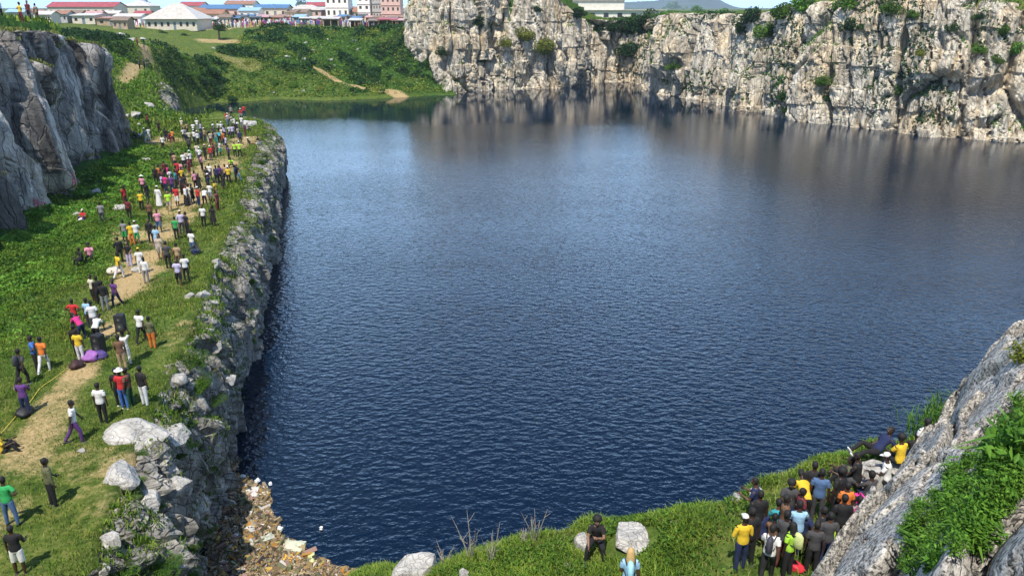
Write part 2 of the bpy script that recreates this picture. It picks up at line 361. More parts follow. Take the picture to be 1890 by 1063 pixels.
main_pts = [(x, y, 7) for x, y in ((-8,-20),(-25,-20),(-12,10),(-22,10),(-34,10),(-15,30),(-25,30),(-34,30),(-22,50),(-34,49),(-26,65),(-37,65),(-30,80),(-40,80),(-36,95),(-45,95),(-40,110),(-46,111),(-36,108),(-50,104))] + [
    (-52,113,7.8), D3(330,152,131), D3(300,165,124), D3(250,175,118), D3(200,153,112), D3(266,127,140), D3(240,140,126), D3(277,96,172), D3(228,79,190), D3(235,200,106),
    D3(340,140,145), D3(380,118,165), D3(360,105,180), D3(350,160,152), D3(400,185,172), (-66,160,4.5), (-72,172,1.5),
    D3(450,160,205), D3(450,125,214), D3(440,101,222), D3(380,98,212), D3(450,75,238), D3(450,55,262), D3(450,44,300), D3(450,30,400), D3(300,60,250), D3(300,50,290), D3(200,45,270), D3(100,40,270), D3(100,70,160), D3(150,75,130),
    D3(560,170,204), D3(560,140,211), D3(540,115,220), D3(540,100,227), D3(560,65,242), D3(560,50,262), D3(560,40,320),
    D3(640,160,209), D3(600,138,217), D3(700,150,222), D3(700,120,232), D3(700,90,243), D3(700,58,256), D3(700,46,300), D3(770,165,213), D3(840,168,217), D3(640,90,240),
    (-30,262,16),(-20,240,25), (0,236,27), (20,240,26),(26,256,19),(34,262,18.6),(44,256,19.5),(46,224,20.5),(58,200,20.6),(62,182,22.5),(70,165,24.6),(80,148,24.2),(92,140,22.5),(110,150,23),
    (20,300,20),(60,280,20),(100,220,21.5),(130,180,22),(0,420,18),(100,420,18.5),(-100,420,18),(-200,420,18),(-160,300,17.5),(-200,200,18),(200,300,19),(-120,200,16.5), (-300,300,18),(-300,600,18),(0,600,18),(300,600,18),(300,200,21)]
hill_pts = [(-36,47,20.4),(-39,56,20.9),(-41,64,21.0),(-46,75,20.9),(-49,84,20.7),(-44,67,21.2),(-44.5,83,19.4),(-54,92,19.6),(-56,100,16.5),(-62,112,15),(-75,60,21.5),(-90,90,20),(-80,120,17),(-90,150,16.5),(-60,30,21.5),(-60,0,22),(-40,10,21),(-40,-20,21),(-38,30,20.6),(-120,60,20),(-140,150,17.5)]
RM = RBF(main_pts); RH = RBF(hill_pts)
LC = [(-27,-25,20.5,4), (-29.5,5,20.5,4), (-31.5,28,20.5,4), (*PZ(2,462,7)[:2],20.4,2.6), (*PZ(60,408,7)[:2],20.6,2.4), (*PZ(130,352,7)[:2],20.3,2.2), (*PZ(190,312,7)[:2],19.6,2.2), (*PZ(232,284,7)[:2],18.6,2.6), (-43.2,90.5,17,3), (-47.5,95,15,2.5)]
PL = densify(LC, 1.0)
def height(x, y):
    x = np.asarray(x, float); y = np.asarray(y, float)
    m = RM(x, y); p = N3(x, y)
    # left of the tall cliff?
    lx = np.interp(y, PL[:,1], PL[:,0]-PL[:,3]-.6)
    wd = np.interp(y, [82, 88, 100, 125], [.5, 3, 18, 30]); 
    wgt = sstep(0, 1, (lx - x)/wd) * (1-sstep(100, 135, y))
    h = m + wgt*(RH(x, y)-m)
    flat = (1-wgt)*(1-sstep(100, 112, y))
    h = h + fbm(p*.10, 3, 5)*.5*(1-flat*.75) + fbm(p*.45, 4, 9)*.16 + (1-flat)*fbm(p*.22, 4, 21)*.8*(1-sstep(240, 300, y))
    h = h + np.where(y < 112, .9*sstep(5.5, 0, x-lx)*(1-wgt), 0)*(1-sstep(78, 88, y))
    d = sdist(x, y, LAKE)
    cl = np.where(d > 0, np.minimum(h, .25-d*.5), h)
    # gentle shore where the bank is grassy
    bank = (x < -14) & (y > 138) & (y < 222)
    cap = .25 - d*.55 + np.maximum(0, -74-x)*2 + np.maximum(0, 148-y)*1.0 + np.maximum(0, -d-8)*2 + fbm(p*.3, 3, 3)*.3
    cl = np.where(bank, np.minimum(cl, cap), cl)
    return np.where(d > 1.0, np.minimum(cl, -2.0), cl)
TERR = []
def reg(me):
    vs = [v.co.copy() for v in me.vertices]; TERR.append(BVHTree.FromPolygons(vs, [tuple(p.vertices) for p in me.polygons]))
def hit(px, py, which=None):
    best = None; r = ray(px, py).normalized(); o = Vector((0, 0, CAMZ))
    for i, b in enumerate(TERR):
        if which is not None and i not in which: continue
        l, n, _, d = b.ray_cast(o, r)
        if l is not None and (best is None or d < best[2]): best = (l, n if n.dot(r) < 0 else -n, d)
    return best
def seg_dist(x, y, pts):
    """distance to a polyline whose points carry a half width; returns 1 on it, 0 beyond"""
    r = np.zeros(len(x))
    for (ax, ay, wa), (bx, by, wb) in zip(pts[:-1], pts[1:]):
        ex, ey = bx-ax, by-ay; t = np.clip(((x-ax)*ex+(y-ay)*ey)/(ex*ex+ey*ey+1e-9), 0, 1)
        d = np.hypot(x-ax-t*ex, y-ay-t*ey); ww = wa+(wb-wa)*t; r = np.maximum(r, 1-sstep(.35, 1.25, d/ww))
    return r
def pth(pts, Z): return [(*PZ(a, b, Z)[:2], c) for a, b, c in pts]
SOIL = [(pth([(-60,1080,1.0),(-10,980,1.0),(45,860,1.3),(110,730,1.0),(180,650,.75),(213,565,.7),(262,495,1.3),(300,430,1.5),(335,380,2.2),(385,330,2.8),(405,280,3.0),(455,255,2.2),(480,262,1.6)], 7), .62),
        (pth([(262,495,2.0),(262,440,2.5),(205,405,1.2)], 7), .45), (pth([(405,280,4.0),(330,262,4),(270,255,3)], 7), .4), (pth([(290,640,1.4),(345,600,1.0)], 7), .5),
        (pth([(150,850,2),(230,840,1.6),(230,960,1.5)], 7), .32), (pth([(345,505,1.5),(300,560,1.6)], 7), .3)]
FSOIL = [([(*D3(190,160,111)[:2],1.0),(*D3(240,138,127)[:2],1.3),(*D3(268,124,142)[:2],2.4),(*D3(277,96,172)[:2],2.2),(*D3(228,79,190)[:2],1.6)], .72),
         ([(*D3(578,131,219)[:2],1.4),(*D3(650,152,212)[:2],2.0),(*D3(745,179,207)[:2],2.4)], .8),
         ([(*D3(300,55,262)[:2],6),(*D3(400,50,266)[:2],6),(*D3(430,48,270)[:2],3),(*D3(520,42,290)[:2],3)], .8),
         ([(*D3(90,42,300)[:2],9),(*D3(200,44,285)[:2],14),(*D3(290,48,265)[:2],8)], .8), ([(*D3(230,35,330)[:2],25),(*D3(350,30,350)[:2],25)], .7),
         ([(*D3(560,36,330)[:2],30),(*D3(700,38,320)[:2],30)], .8), ([(*D3(380,40,330)[:2],14),(*D3(520,36,340)[:2],20)], .7),
         ([(*D3(385,82,232)[:2],5),(*D3(425,80,234)[:2],4)], .7), ([(*D3(415,108,216)[:2],5),(*D3(455,110,216)[:2],6)], .45)]
def soilmask(x, y):
    r = np.zeros(len(x))
    for pts, s in SOIL+FSOIL: r = np.maximum(r, seg_dist(x, y, pts)*s)
    n = fbm(N3(x, y)*.42, 4, 71)
    near = 1-sstep(104, 112, y)
    return np.clip(r*(1-near*.2) + near*(n*.6*(r > .02) + .10), 0, 1)
def densemask(x, y):
    """weedy dark green cover: the strip under the tall cliff and the shrubby far bank"""
    lx = np.interp(y, PL[:,1], PL[:,0])
    a = sstep(9.5, 3, x-lx+fbm(N3(x,y)*.2,3,44)*4)*(1-sstep(84, 92, y))
    b = sstep(200, 222, y)*sstep(262, 246, y)*sstep(-75,-60,x)
    return np.maximum(a, b*.9)
def heightfield(name, xs, ys, label=None, fn=height):
    X, Y = np.meshgrid(xs, ys, indexing='ij'); x, y = X.ravel(), Y.ravel(); z = fn(x, y)
    me = mesh_np(name, np.stack([x, y, z], 1), grid_faces(len(xs), len(ys)), [M['ground']], True, attrs={'soil': soilmask(x, y), 'dense': densemask(x, y)})
    o = add(name, me); tag(o, kind='structure'); reg(me); return o
heightfield('plateau_ground', np.arange(-48, -5.9, .3), np.arange(2, 112.01, .3))
heightfield('hill_ground', np.concatenate([np.arange(-150, -60, 2.5), np.arange(-60, -47.9, .75)]), np.arange(2, 112.1, .78571428))
heightfield('far_ground', np.concatenate([np.arange(-400, -110, 6), np.arange(-110, 0, .8), np.arange(0, 150, 2), np.arange(150, 500, 10)]), np.concatenate([np.arange(112, 262, .8), np.arange(262, 420, 2.5), np.arange(420, 640, 10)]))
# the plain, out to the horizon
def plain(x, y): return 18 - .8 + fbm(N3(x, y)*.002, 2, 3)*.6
xs = np.concatenate([np.linspace(-9000, -400, 30), np.linspace(-380, 480, 30), np.linspace(500, 9000, 30)]); ys = np.concatenate([np.linspace(600, 1500, 30), np.linspace(1600, 12000, 40)])
heightfield('plain_ground', xs, ys, fn=plain)

def strip(name, cols, du, nv, profile, mat, disp, kind='structure', zbase=-1.2, reverse=False):
    P = densify(cols, du); n2 = left_n(P[:,:2]); nu = len(P)
    # smooth the normals a little
    for _ in range(6): n2[1:-1] = (n2[:-2]+n2[1:-1]*2+n2[2:])/4
    n2 /= np.linalg.norm(n2, axis=1)[:,None]
    t = np.linspace(0, 1, nv); pf = np.array(profile); hf = np.interp(t, pf[:,0], pf[:,1]); vf = np.interp(t, pf[:,0], pf[:,2])
    zb = P[:,4] if P.shape[1] > 4 else np.full(nu, zbase)
    ins = P[:,3]
    X = P[:,0,None] + n2[:,0,None]*ins[:,None]*(1-hf)[None]; Y = P[:,1,None] + n2[:,1,None]*ins[:,None]*(1-hf)[None]
    Z = P[:,2,None] + (zb-P[:,2])[:,None]*vf[None]
    V = np.stack([X, Y, Z], -1).reshape(-1, 3); nn = np.repeat(-n2, nv, 0); T = np.tile(t, nu)
    d, dz = disp(V, T)
    V[:,0] += nn[:,0]*d; V[:,1] += nn[:,1]*d; V[:,2] += dz
    me = mesh_np(name, V, grid_faces(nu, nv), [mat], False)
    o = add(name, me); tag(o, kind=kind); reg(me); return o
def rockdisp(amps, vs=.55, seed=0, lean=0.0, zamp=.25, ledges=0.0):
    def f(V, T):
        p = V.copy(); wob = np.stack([fbm(p*.15,3,seed+1), fbm(p*.15,3,seed+2), fbm(p*.15,3,seed+3)], 1)*1.6
        d = np.zeros(len(V)); q = p+wob; q[:,2] *= vs; q[:,2] += lean*q[:,0]
        for i, (size, a) in enumerate(amps):
            o, e = facet(q/size + i*7.7, seed+i*11, 1.3)
            d += a*(o*1.5) - a*1.2*np.exp(-(e/.07)**2)
        if ledges:
            d += ledges*(np.floor((V[:,2]+wob[:,2]*1.2)/3.7)%2-.5)
            fr = np.abs(((V[:,0]*.8-V[:,1]*.6+V[:,2]*.28+wob[:,0]*1.3)/8.3)%1-.5); d -= 1.3*np.exp(-((fr-.25)/.014)**2)
        r = fbm(p*1.6, 4, seed+50, .6)*amps[-1][1]*.8
        edge = sstep(0, .07, T)
        return (d+r)*edge, (fbm(p*.4, 3, seed+60)*zamp)*edge*(1-sstep(.9,1,T))
    return f
strip('quarry_cliff_face', PLAT, .16, 74, [(0,-.7,.13),(.06,-.15,.06),(.14,.12,.01),(.3,.62,.12),(.42,.86,.26),(.5,.93,.4),(1,1,1)], M['rock_edge'], rockdisp([(3.0,.55),(1.1,.38),(.45,.16)], .4, 3, .1, .15))
LCB = [c+(6.2,) for c in LC]
_tall = rockdisp([(7,1.3),(3.0,.7),(1.0,.18)], .16, 31, .22, .3)
def talldisp(V, T):
    d, dz = _tall(V, T); yc = 70.5 - .62*(V[:,2]-7) + fbm(V*.3, 3, 90)*.8; k = (V[:,1]-yc)/(1.3+.12*(20-V[:,2]))
    yc2 = 57 - .25*(V[:,2]-7) + fbm(V*.3, 3, 91)*1.2
    return d - 1.5*np.exp(-k**4)*sstep(0,.2,T) - .9*np.exp(-((V[:,1]-yc2)/.5)**2)*sstep(0,.2,T), dz
def tall_stain_shade(V):  # paints the cleft's shade as a dark band, with stain streaks around it
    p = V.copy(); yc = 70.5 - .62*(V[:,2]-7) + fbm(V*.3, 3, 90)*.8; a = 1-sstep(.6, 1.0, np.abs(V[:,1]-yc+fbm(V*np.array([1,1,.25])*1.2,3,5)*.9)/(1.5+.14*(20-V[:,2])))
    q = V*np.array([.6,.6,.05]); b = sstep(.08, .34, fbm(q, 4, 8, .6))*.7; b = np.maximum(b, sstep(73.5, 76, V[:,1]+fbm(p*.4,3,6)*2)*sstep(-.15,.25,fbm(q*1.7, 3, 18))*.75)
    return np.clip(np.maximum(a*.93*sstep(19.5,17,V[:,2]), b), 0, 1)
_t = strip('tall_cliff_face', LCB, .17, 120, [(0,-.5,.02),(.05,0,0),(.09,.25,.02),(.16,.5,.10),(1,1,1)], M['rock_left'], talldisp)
_m = _t.data; _v = np.empty(len(_m.vertices)*3, np.float32); _m.vertices.foreach_get('co', _v); _a = _m.attributes.new('stain_shade', 'FLOAT', 'POINT'); _a.data.foreach_set('value', tall_stain_shade(_v.reshape(-1,3).astype(float)).astype(np.float32))
strip('far_cliff_face', FARC, .34, 105, [(0,-.7,.03),(.06,0,0),(.10,.25,.02),(.16,.45,.10),(.5,.75,.5),(1,1,1)], M['rock_far'], rockdisp([(13,2.0),(5.5,.75),(2.2,.30),(.9,.13)], .24, 77, .10, .3, ledges=.4))

# lake
me = mesh_np('lake', [(-90,-40,0),(160,-40,0),(160,275,0),(-90,275,0)], [(0,1,2,3)], [M['water']]); o = add('lake', me); tag(o, kind='structure')

# ---------------------------------------------------------------- the near shelf and the granite at the photographer's feet
LEDGE = [tuple(PZ(a, b, c)) for a, b, c in ((650,1063,4.6),(720,1050,5.6),(800,1043,6.6),(880,1030,7.3),(950,998,8.1),(1000,985,8.5),(1090,962,9),(1180,960,9.4),(1260,940,9.8),(1340,925,10.1),(1400,895,10.3),(1500,852,10.5),(1600,822,10.7),(1700,808,10.9),(1765,772,11.2),(1830,745,11.6))]
lp = []
for i, q in enumerate(LEDGE):
    a = Vector(LEDGE[max(i-1,0)]); b = Vector(LEDGE[min(i+1,len(LEDGE)-1)]); t = (b-a); n = Vector((-t.y, t.x, 0)).normalized()
    lp += [q, (q[0]+n.x*1.6, q[1]+n.y*1.6, q[2]-3.4), (q[0]+n.x*5, q[1]+n.y*5, q[2]-13), (q[0]-n.x*2.5, q[1]-n.y*2.5, q[2]+.15)]
lp += [tuple(PZ(a, b, c)) for a, b, c in ((1100,1040,9.0),(1365,1050,10.3),(1500,1040,10.4),(1500,950,10.5),(1620,880,10.7),(1700,860,10.9),(780,1063,6.6),(1165,1100,9.3))]
for X in (-14, -8, -3, 2, 7, 12, 18):
    zz = 9.5+.12*X
    lp += [(X, 12.5, zz if X > -3 else zz-2), (X, 9, zz+.8), (X, 6, 12.5), (X, 1.6, 19.4), (X, -.5, 20.35), (X, -6, 20.5)]
lp += [(-9,18,-1.5),(-9,22,-4),(-14,18,-2),(-7,20,-.5)]
RL = RBF(lp)
def ledge_h(x, y):
    x = np.asarray(x, float); y = np.asarray(y, float)
    return RL(x, y) + fbm(N3(x, y)*.7, 4, 12)*.16
def rp(px, py, z): r = ray(px, py); return Vector((r.x*z, r.y*z, CAMZ+r.z*z))
OUT = [(1900,575,14.5),(1850,655,13.2),(1800,735,12.4),(1768,785,11.8),(1735,830,11.3),(1690,868,10.9),(1650,925,10.4),(1612,985,10),(1565,1063,9.6),(1530,1130,9.2)]
gp = []
for q in OUT:
    v = rp(*q); gp += [tuple(v), (v.x-.36, v.y+.34, v.z-.9), (v.x-1.1, v.y+1.0, v.z-4), (v.x-2.6, v.y+2.4, v.z-9)]
gp += [tuple(rp(*q)) for q in ((1890,690,11.6),(1820,770,10.6),(1890,780,9.6),(1760,870,9.8),(1700,930,9.2),(1640,1040,8.9),(1700,1000,8.4),(1700,1063,7.8),(1800,900,8.2),(1890,870,7.2),(1800,1000,6.6),(1760,1063,5.4),(1800,1010,5.2),(1890,925,4.9),(1890,1063,3.9),(1830,1063,4.3))]
gp += [(2.6,1.0,20.3),(4,0,20.6),(8,0,21),(12,2,20.5),(13,8,19),(14,13,17.5),(0.8,.5,20.1),(.8,2.5,16.5),(1.4,4.6,14.2),(2.4,6.2,13.4)]
RG = RBF(gp)
def granite_h(x, y):
    x = np.asarray(x, float); y = np.asarray(y, float)
    return RG(x, y)
heightfield('grassy_shelf', np.arange(-15, 19, .14), np.arange(-3, 26, .14), fn=ledge_h); SHELF = len(TERR)-1
xs = np.arange(.8, 15, .036); ys = np.arange(-.5, 17.5, .036); X, Y = np.meshgrid(xs, ys, indexing='ij'); x, y = X.ravel(), Y.ravel(); z = granite_h(x, y)
p = np.stack([x, y, z*.8], 1); wob = np.stack([fbm(p*.5,3,1), fbm(p*.5,3,2), fbm(p*.5,3,3)], 1)*.7
o1, e1 = facet((p+wob)/2.3, 5, 1.2); o2, e2 = facet((p+wob)/.8+9, 15, 1.2)
g = o1*.85 + o2*.20 - .42*np.exp(-(e1/.05)**2) - .05*np.exp(-(e2/.05)**2) + fbm(p*2.5, 4, 7, .5)*.03
me = mesh_np('granite_slope', np.stack([x-g*.35, y-g*.25, z+g*.8], 1), grid_faces(len(xs), len(ys)), [M['granite']], True)
o = add('granite_slope', me); tag(o, kind='structure'); reg(me); GRAN = len(TERR)-1

# ================================================================ FOLIAGE BUILDERS
def rnd_unit(rng, n):
    v = rng.normal(size=(n,3)); return v/np.linalg.norm(v, axis=1)[:,None]
def leaf_quads(rng, P, size, up=.35, aspect=.45):
    n = len(P); d = rnd_unit(rng, n); nrm = rnd_unit(rng, n); nrm[:,2] += up; nrm /= np.linalg.norm(nrm, axis=1)[:,None]
    u = np.cross(nrm, d); u /= np.linalg.norm(u, axis=1)[:,None]+1e-9; v = np.cross(nrm, u)
    s = size[:,None]; V = np.stack([P-u*s, P+v*s*aspect-nrm*s*.12, P+u*s, P-v*s*aspect-nrm*s*.12], 1).reshape(-1,3)
    return V, np.arange(n*4).reshape(n,4)
def blades(rng, P, h, wd, lean=.45, curl=.35):
    n = len(P); a = rng.uniform(0, 2*math.pi, n); ln = rng.uniform(.1, 1, n)*lean
    dx = np.stack([np.cos(a), np.sin(a), np.zeros(n)], 1); sd = np.stack([-np.sin(a), np.cos(a), np.zeros(n)], 1)
    H = h[:,None]; W = wd[:,None]; L = ln[:,None]; zz = np.array([[0,0,1.]])
    b = P; m = P+zz*H*.58+dx*H*L*.4; t = P+zz*H*(1-curl*L)+dx*H*L*1.3
    V = np.stack([b-sd*W*.5, b+sd*W*.5, m+sd*W*.45, m-sd*W*.45, t+sd*W*.06, t-sd*W*.06], 1).reshape(-1,3)
    i = np.arange(n)[:,None]*6; F = np.concatenate([i+np.array([[0,1,2,3]]), i+np.array([[3,2,4,5]])], 1).reshape(-1,4)
    return V, F
def inview(x, y, z, m=1.25):
    dz = z-CAMZ; f = y*CT - dz*ST; u = y*ST + dz*CT
    return (f > .5) & (np.abs(x/f) < .661*m) & (np.abs(u/f) < .372*m)
def scatter(fn, x0, x1, y0, y1, n, rng, keep=None):
    x = rng.uniform(x0, x1, n); y = rng.uniform(y0, y1, n); z = fn(x, y); k = inview(x, y, z)
    if keep is not None: k &= keep(x, y, z)
    return np.stack([x[k], y[k], z[k]], 1)
def stuff(name, VF, mats, smooth=False):
    V, F = VF; me = mesh_np(name, V, F, mats, smooth); o = add(name, me); tag(o, kind='stuff'); return o
def merge(parts):
    V = []; F = []; b = 0
    for v, f in parts: V.append(v); F.append(f+b); b += len(v)
    return np.concatenate(V), np.concatenate(F)
rng = np.random.default_rng(7)
def on_land(x, y, z): return sdist(x, y, LAKE) < -.05
def plat_keep(x, y, z):
    lx = np.interp(y, PL[:,1], PL[:,0]); return on_land(x, y, z) & (x > lx-.3)
# --- plateau cover: closer ground gets more, smaller blades
prt = []; dry = []; weed = []
for y0, y1, n, hh, ww in ((12,34,330000,.13,.022),(34,60,330000,.17,.036),(60,112,260000,.22,.07)):
    P = scatter(height, -48, -7, y0, y1, n, rng, plat_keep); s = soilmask(P[:,0], P[:,1]); dn = densemask(P[:,0], P[:,1])
    pn = fbm(P*.5, 3, 8); k = rng.random(len(P)) < np.clip(1.15-1.7*s, .03, 1)*np.clip(.55+pn*1.4, .12, 1); P = P[k]; s = s[k]; dn = dn[k]; pn = pn[k]
    isd = rng.random(len(P)) < np.clip(.25+s*1.3+pn*.5-dn, 0, .9)
    h = hh*rng.uniform(.4, 1.35, len(P))
    prt.append(blades(rng, P[~isd], h[~isd], ww*rng.uniform(.7,1.3,(~isd).sum()))); dry.append(blades(rng, P[isd], h[isd]*.8, ww*rng.uniform(.7,1.2,isd.sum())))
    W = scatter(height, -48, -10, y0, y1, n//2, rng, plat_keep); dn = densemask(W[:,0], W[:,1]); hump = fbm(W*.8, 3, 77)
    k = rng.random(len(W)) < dn*.9; W = W[k]; W[:,2] += (rng.random(len(W))**.7)*(.10+.35*np.clip(hump[k]+.25,0,1))
    weed.append(leaf_quads(rng, W, ww*rng.uniform(1.3,3.2,len(W)), .8, .6))
stuff('grass', merge(prt), [M['leaf_grass']]); stuff('dry_grass', merge(dry), [M['leaf_dry']]); V_, F_ = merge(weed); cc_ = V_.reshape(-1,4,3)[:,0]; bm_ = fbm(cc_*.35, 3, 93) > -.02; V4 = V_.reshape(-1,4,3)
for nm_, kk_, mt_ in (('weeds', ~bm_, 'leaf_mid'), ('bright_weeds', bm_, 'leaf_bright')): q_ = V4[kk_].reshape(-1,3); stuff(nm_, (q_, np.arange(len(q_)).reshape(-1,4)), [M[mt_]])
# --- tufts and moss growing on the ledges of the rock faces
def ledge_tufts(oname, name, n, nz, thr, hh, ww, mats, dens_noise, broad=False, seed=1, zmin=1.5):
    me = bpy.data.objects[oname].data; nf = len(me.polygons); c = np.empty(nf*3, np.float32); nn = np.empty(nf*3, np.float32); me.polygons.foreach_get('center', c); me.polygons.foreach_get('normal', nn)
    c = c.reshape(-1,3).astype(float); nn = nn.reshape(-1,3); k = (np.abs(nn[:,2]) > nz) & (c[:,2] > zmin) & (fbm(c*dens_noise, 3, seed) > thr) & inview(c[:,0], c[:,1], c[:,2]); c = c[k]
    if len(c) == 0: return
    P = c[rng.integers(0, len(c), n)] + rng.normal(size=(n,3))*[.12,.12,.02]
    if broad: P[:,2] += rng.random(n)*hh; VF = leaf_quads(rng, P, rng.uniform(.6,1.4,n)*ww, .4, .55)
    else: VF = blades(rng, P, rng.uniform(.5,1.3,n)*hh, rng.uniform(.7,1.3,n)*ww, .7)
    stuff(name, VF, mats)
ledge_tufts('quarry_cliff_face', 'rim_grass', 75000, .68, -.16, .22, .04, [M['leaf_grass']], .35)
ledge_tufts('quarry_cliff_face', 'rim_dry_grass', 24000, .6, -.05, .2, .035, [M['leaf_dry']], .5, seed=5)
ledge_tufts('quarry_cliff_face', 'rim_moss', 14000, .45, .22, .15, .07, [M['leaf_mid']], .3, True, 9)
ledge_tufts('far_cliff_face', 'cliff_ledge_plants', 16000, .5, .16, .6, .22, [M['leaf_mid']], .11, True, 3)
ledge_tufts('far_cliff_face', 'cliff_ivy', 14000, .30, .26, .7, .26, [M['leaf_dark']], .07, True, 13)
ledge_tufts('tall_cliff_face', 'cliff_top_grass', 9000, .75, -.2, .3, .08, [M['leaf_dry']], .3, False, 4)
# --- hill tops, far bank
def far_keep(x, y, z): return (sdist(x, y, LAKE) < 0) & (rng.random(len(x)) > soilmask(x, y)*1.3)
P = scatter(height, -110, -44, 46, 200, 90000, rng, far_keep); stuff('hill_grass', blades(rng, P, rng.uniform(.2,.7,len(P)), rng.uniform(.12,.25,len(P))), [M['leaf_grass']])
P = scatter(height, -80, -8, 186, 262, 90000, rng, lambda x,y,z: (sdist(x,y,LAKE) < -.5) & (soilmask(x,y) < .3) & (fbm(N3(x,y)*.13,4,61,.6) > .03+.35*(y<214)))
P[:,2] += rng.random(len(P))**.6*np.clip(fbm(P*.25,3,62)+.35,0.1,1)*2.2
stuff('shrubbery', leaf_quads(rng, P, rng.uniform(.22,.5,len(P)), .4, .6), [M['leaf_dark']])
P = scatter(height, -80, -8, 186, 262, 45000, rng, lambda x,y,z: (sdist(x,y,LAKE) < -.5) & (soilmask(x,y) < .3)); P[:,2] += rng.random(len(P))*.5
Q = scatter(height, -95, -50, 132, 196, 52000, rng, lambda x,y,z: (sdist(x,y,LAKE) < -.5) & (soilmask(x,y) < .25) & (fbm(N3(x,y)*.15,4,66,.6) > .10)); Q[:,2] += rng.random(len(Q))**.6*1.7
stuff('inlet_shrubbery', leaf_quads(rng, Q, rng.uniform(.14,.34,len(Q)), .4, .6), [M['leaf_dark']])
Q = scatter(height, -100, -48, 100, 200, 42000, rng, lambda x,y,z: (sdist(x,y,LAKE) < -.5) & (soilmask(x,y) < .25)); Q[:,2] += rng.random(len(Q))**.6*.6
stuff('inlet_undergrowth', leaf_quads(rng, Q, rng.uniform(.12,.28,len(Q)), .5, .5), [M['leaf_bright']])
stuff('bank_undergrowth', leaf_quads(rng, P, rng.uniform(.15,.4,len(P)), .6, .5), [M['leaf_mid']])
P = scatter(height, -80, -8, 186, 262, 30000, rng, lambda x,y,z: (sdist(x,y,LAKE) < -.5) & (fbm(N3(x,y)*.16,3,91) > .08)); P[:,2] += rng.random(len(P))*.9
stuff('bank_tall_grass', leaf_quads(rng, P, rng.uniform(.15,.35,len(P)), .3, .4), [M['leaf_yellow']])
# --- shelf grass
SHROCK = [(1166,1000,52),(775,1055,50),(858,1066,16),(1078,1006,22),(1362,922,16),(1396,912,20),(1600,885,42),(1655,872,26)]
SHC = []
for a_, b_, r_ in SHROCK:
    h_ = hit(a_, b_, [SHELF])
    if h_: SHC.append((h_[0].x, h_[0].y, r_*h_[2]/FPX*.85))
def shelf_keep(x, y, z):
    k = (z > -.2) & (granite_h(x, y) < z)
    for cx_, cy_, cr_ in SHC: k &= np.hypot(x-cx_, (y-cy_)*1.1) > cr_
    return k
def shelf_dirt(x, y): return seg_dist(x, y, [(*PZ(1380,1040,10.3)[:2],1.6),(*PZ(1480,960,10.5)[:2],1.8),(*PZ(1600,900,10.7)[:2],1.4)])
P = scatter(ledge_h, -8, 15, 11, 21.5, 420000, rng, shelf_keep); dd = shelf_dirt(P[:,0], P[:,1]); pn = fbm(P*.9,3,31); k = rng.random(len(P)) < np.clip(1.1-dd,.08,1)*np.clip(.75+pn,.25,1); P = P[k]; pn = pn[k]; dd = dd[k]
isd = rng.random(len(P)) < np.clip(.2-pn*.4+dd*.5, .06, .8); h = rng.uniform(.08,.30,len(P))*(1+pn*.5)
stuff('shelf_grass', merge([blades(rng, P[~isd], h[~isd], rng.uniform(.014,.03,(~isd).sum()), .7)]), [M['leaf_grass']])
stuff('shelf_dry_grass', blades(rng, P[isd], h[isd]*.8, rng.uniform(.012,.022,isd.sum()), .8), [M['leaf_dry']])
P = scatter(ledge_h, -8, 15, 11, 21.5, 150000, rng, lambda x,y,z: shelf_keep(x,y,z) & (rng.random(len(x)) > shelf_dirt(x,y)*.9)); pn = fbm(P*.8,3,55); P = P[pn > -.1]; P[:,2] += rng.random(len(P))*.2*(1+fbm(P*.8,3,55))
stuff('shelf_weeds', leaf_quads(rng, P, rng.uniform(.025,.06,len(P)), .7, .5), [M['leaf_mid']])

# ================================================================ SHRUBS
def shrub_mesh(name, seed, n, leaf, mat, kind='round'):
    r = np.random.default_rng(seed); L = []; nl = 9
    for i in range(nl):
        c = rnd_unit(r, 1)[0]*r.uniform(.2,.72); c[2] = abs(c[2])*.75+.12; rad = r.uniform(.28,.55); m = n//nl
        q = rnd_unit(r, m)*(rad*r.uniform(.45,1.0,m)**.5)[:,None]; q[:,2] *= .8; q = q+c
        k = (fbm(q*2.6, 3, seed+i) > -.22) & (q[:,2] > -.12); L.append(q[k])
    P = np.concatenate(L); V, F = leaf_quads(r, P, leaf*r.uniform(.6,1.3,len(P)), .3, .5)
    return mesh_np(name, V, F, [mat])
def stems_mesh(seed, h=1.0):
    r = random.Random(seed); m = MB()
    for i in range(7):
        a = r.uniform(0, 6.28); l = r.uniform(.5,.9)*h
        m.tube([(0,0,-.15),(math.cos(a)*.15,math.sin(a)*.15,l*.4),(math.cos(a)*.5,math.sin(a)*.5,l)], [.035,.025,.008], 5)
    return m.mesh('stem', M['twig'])
SH = {}
for k, mt in (('dark','leaf_dark'),('mid','leaf_mid'),('bright','leaf_bright'),('yellow','leaf_yellow')):
    SH[k] = [shrub_mesh('shrub_'+k, 10+j, 2600, .062, M[mt]) for j in range(3)]
SH['near'] = [shrub_mesh('shrub_near', 40+j, 9000, .032, M['leaf_mid']) for j in range(2)]
STEM = [stems_mesh(1), stems_mesh(2)]
SHCOL = {'dark':'dark green','mid':'green','bright':'bright green','yellow':'yellowing','near':'green leafy'}
rs = random.Random(5); NSH = 0
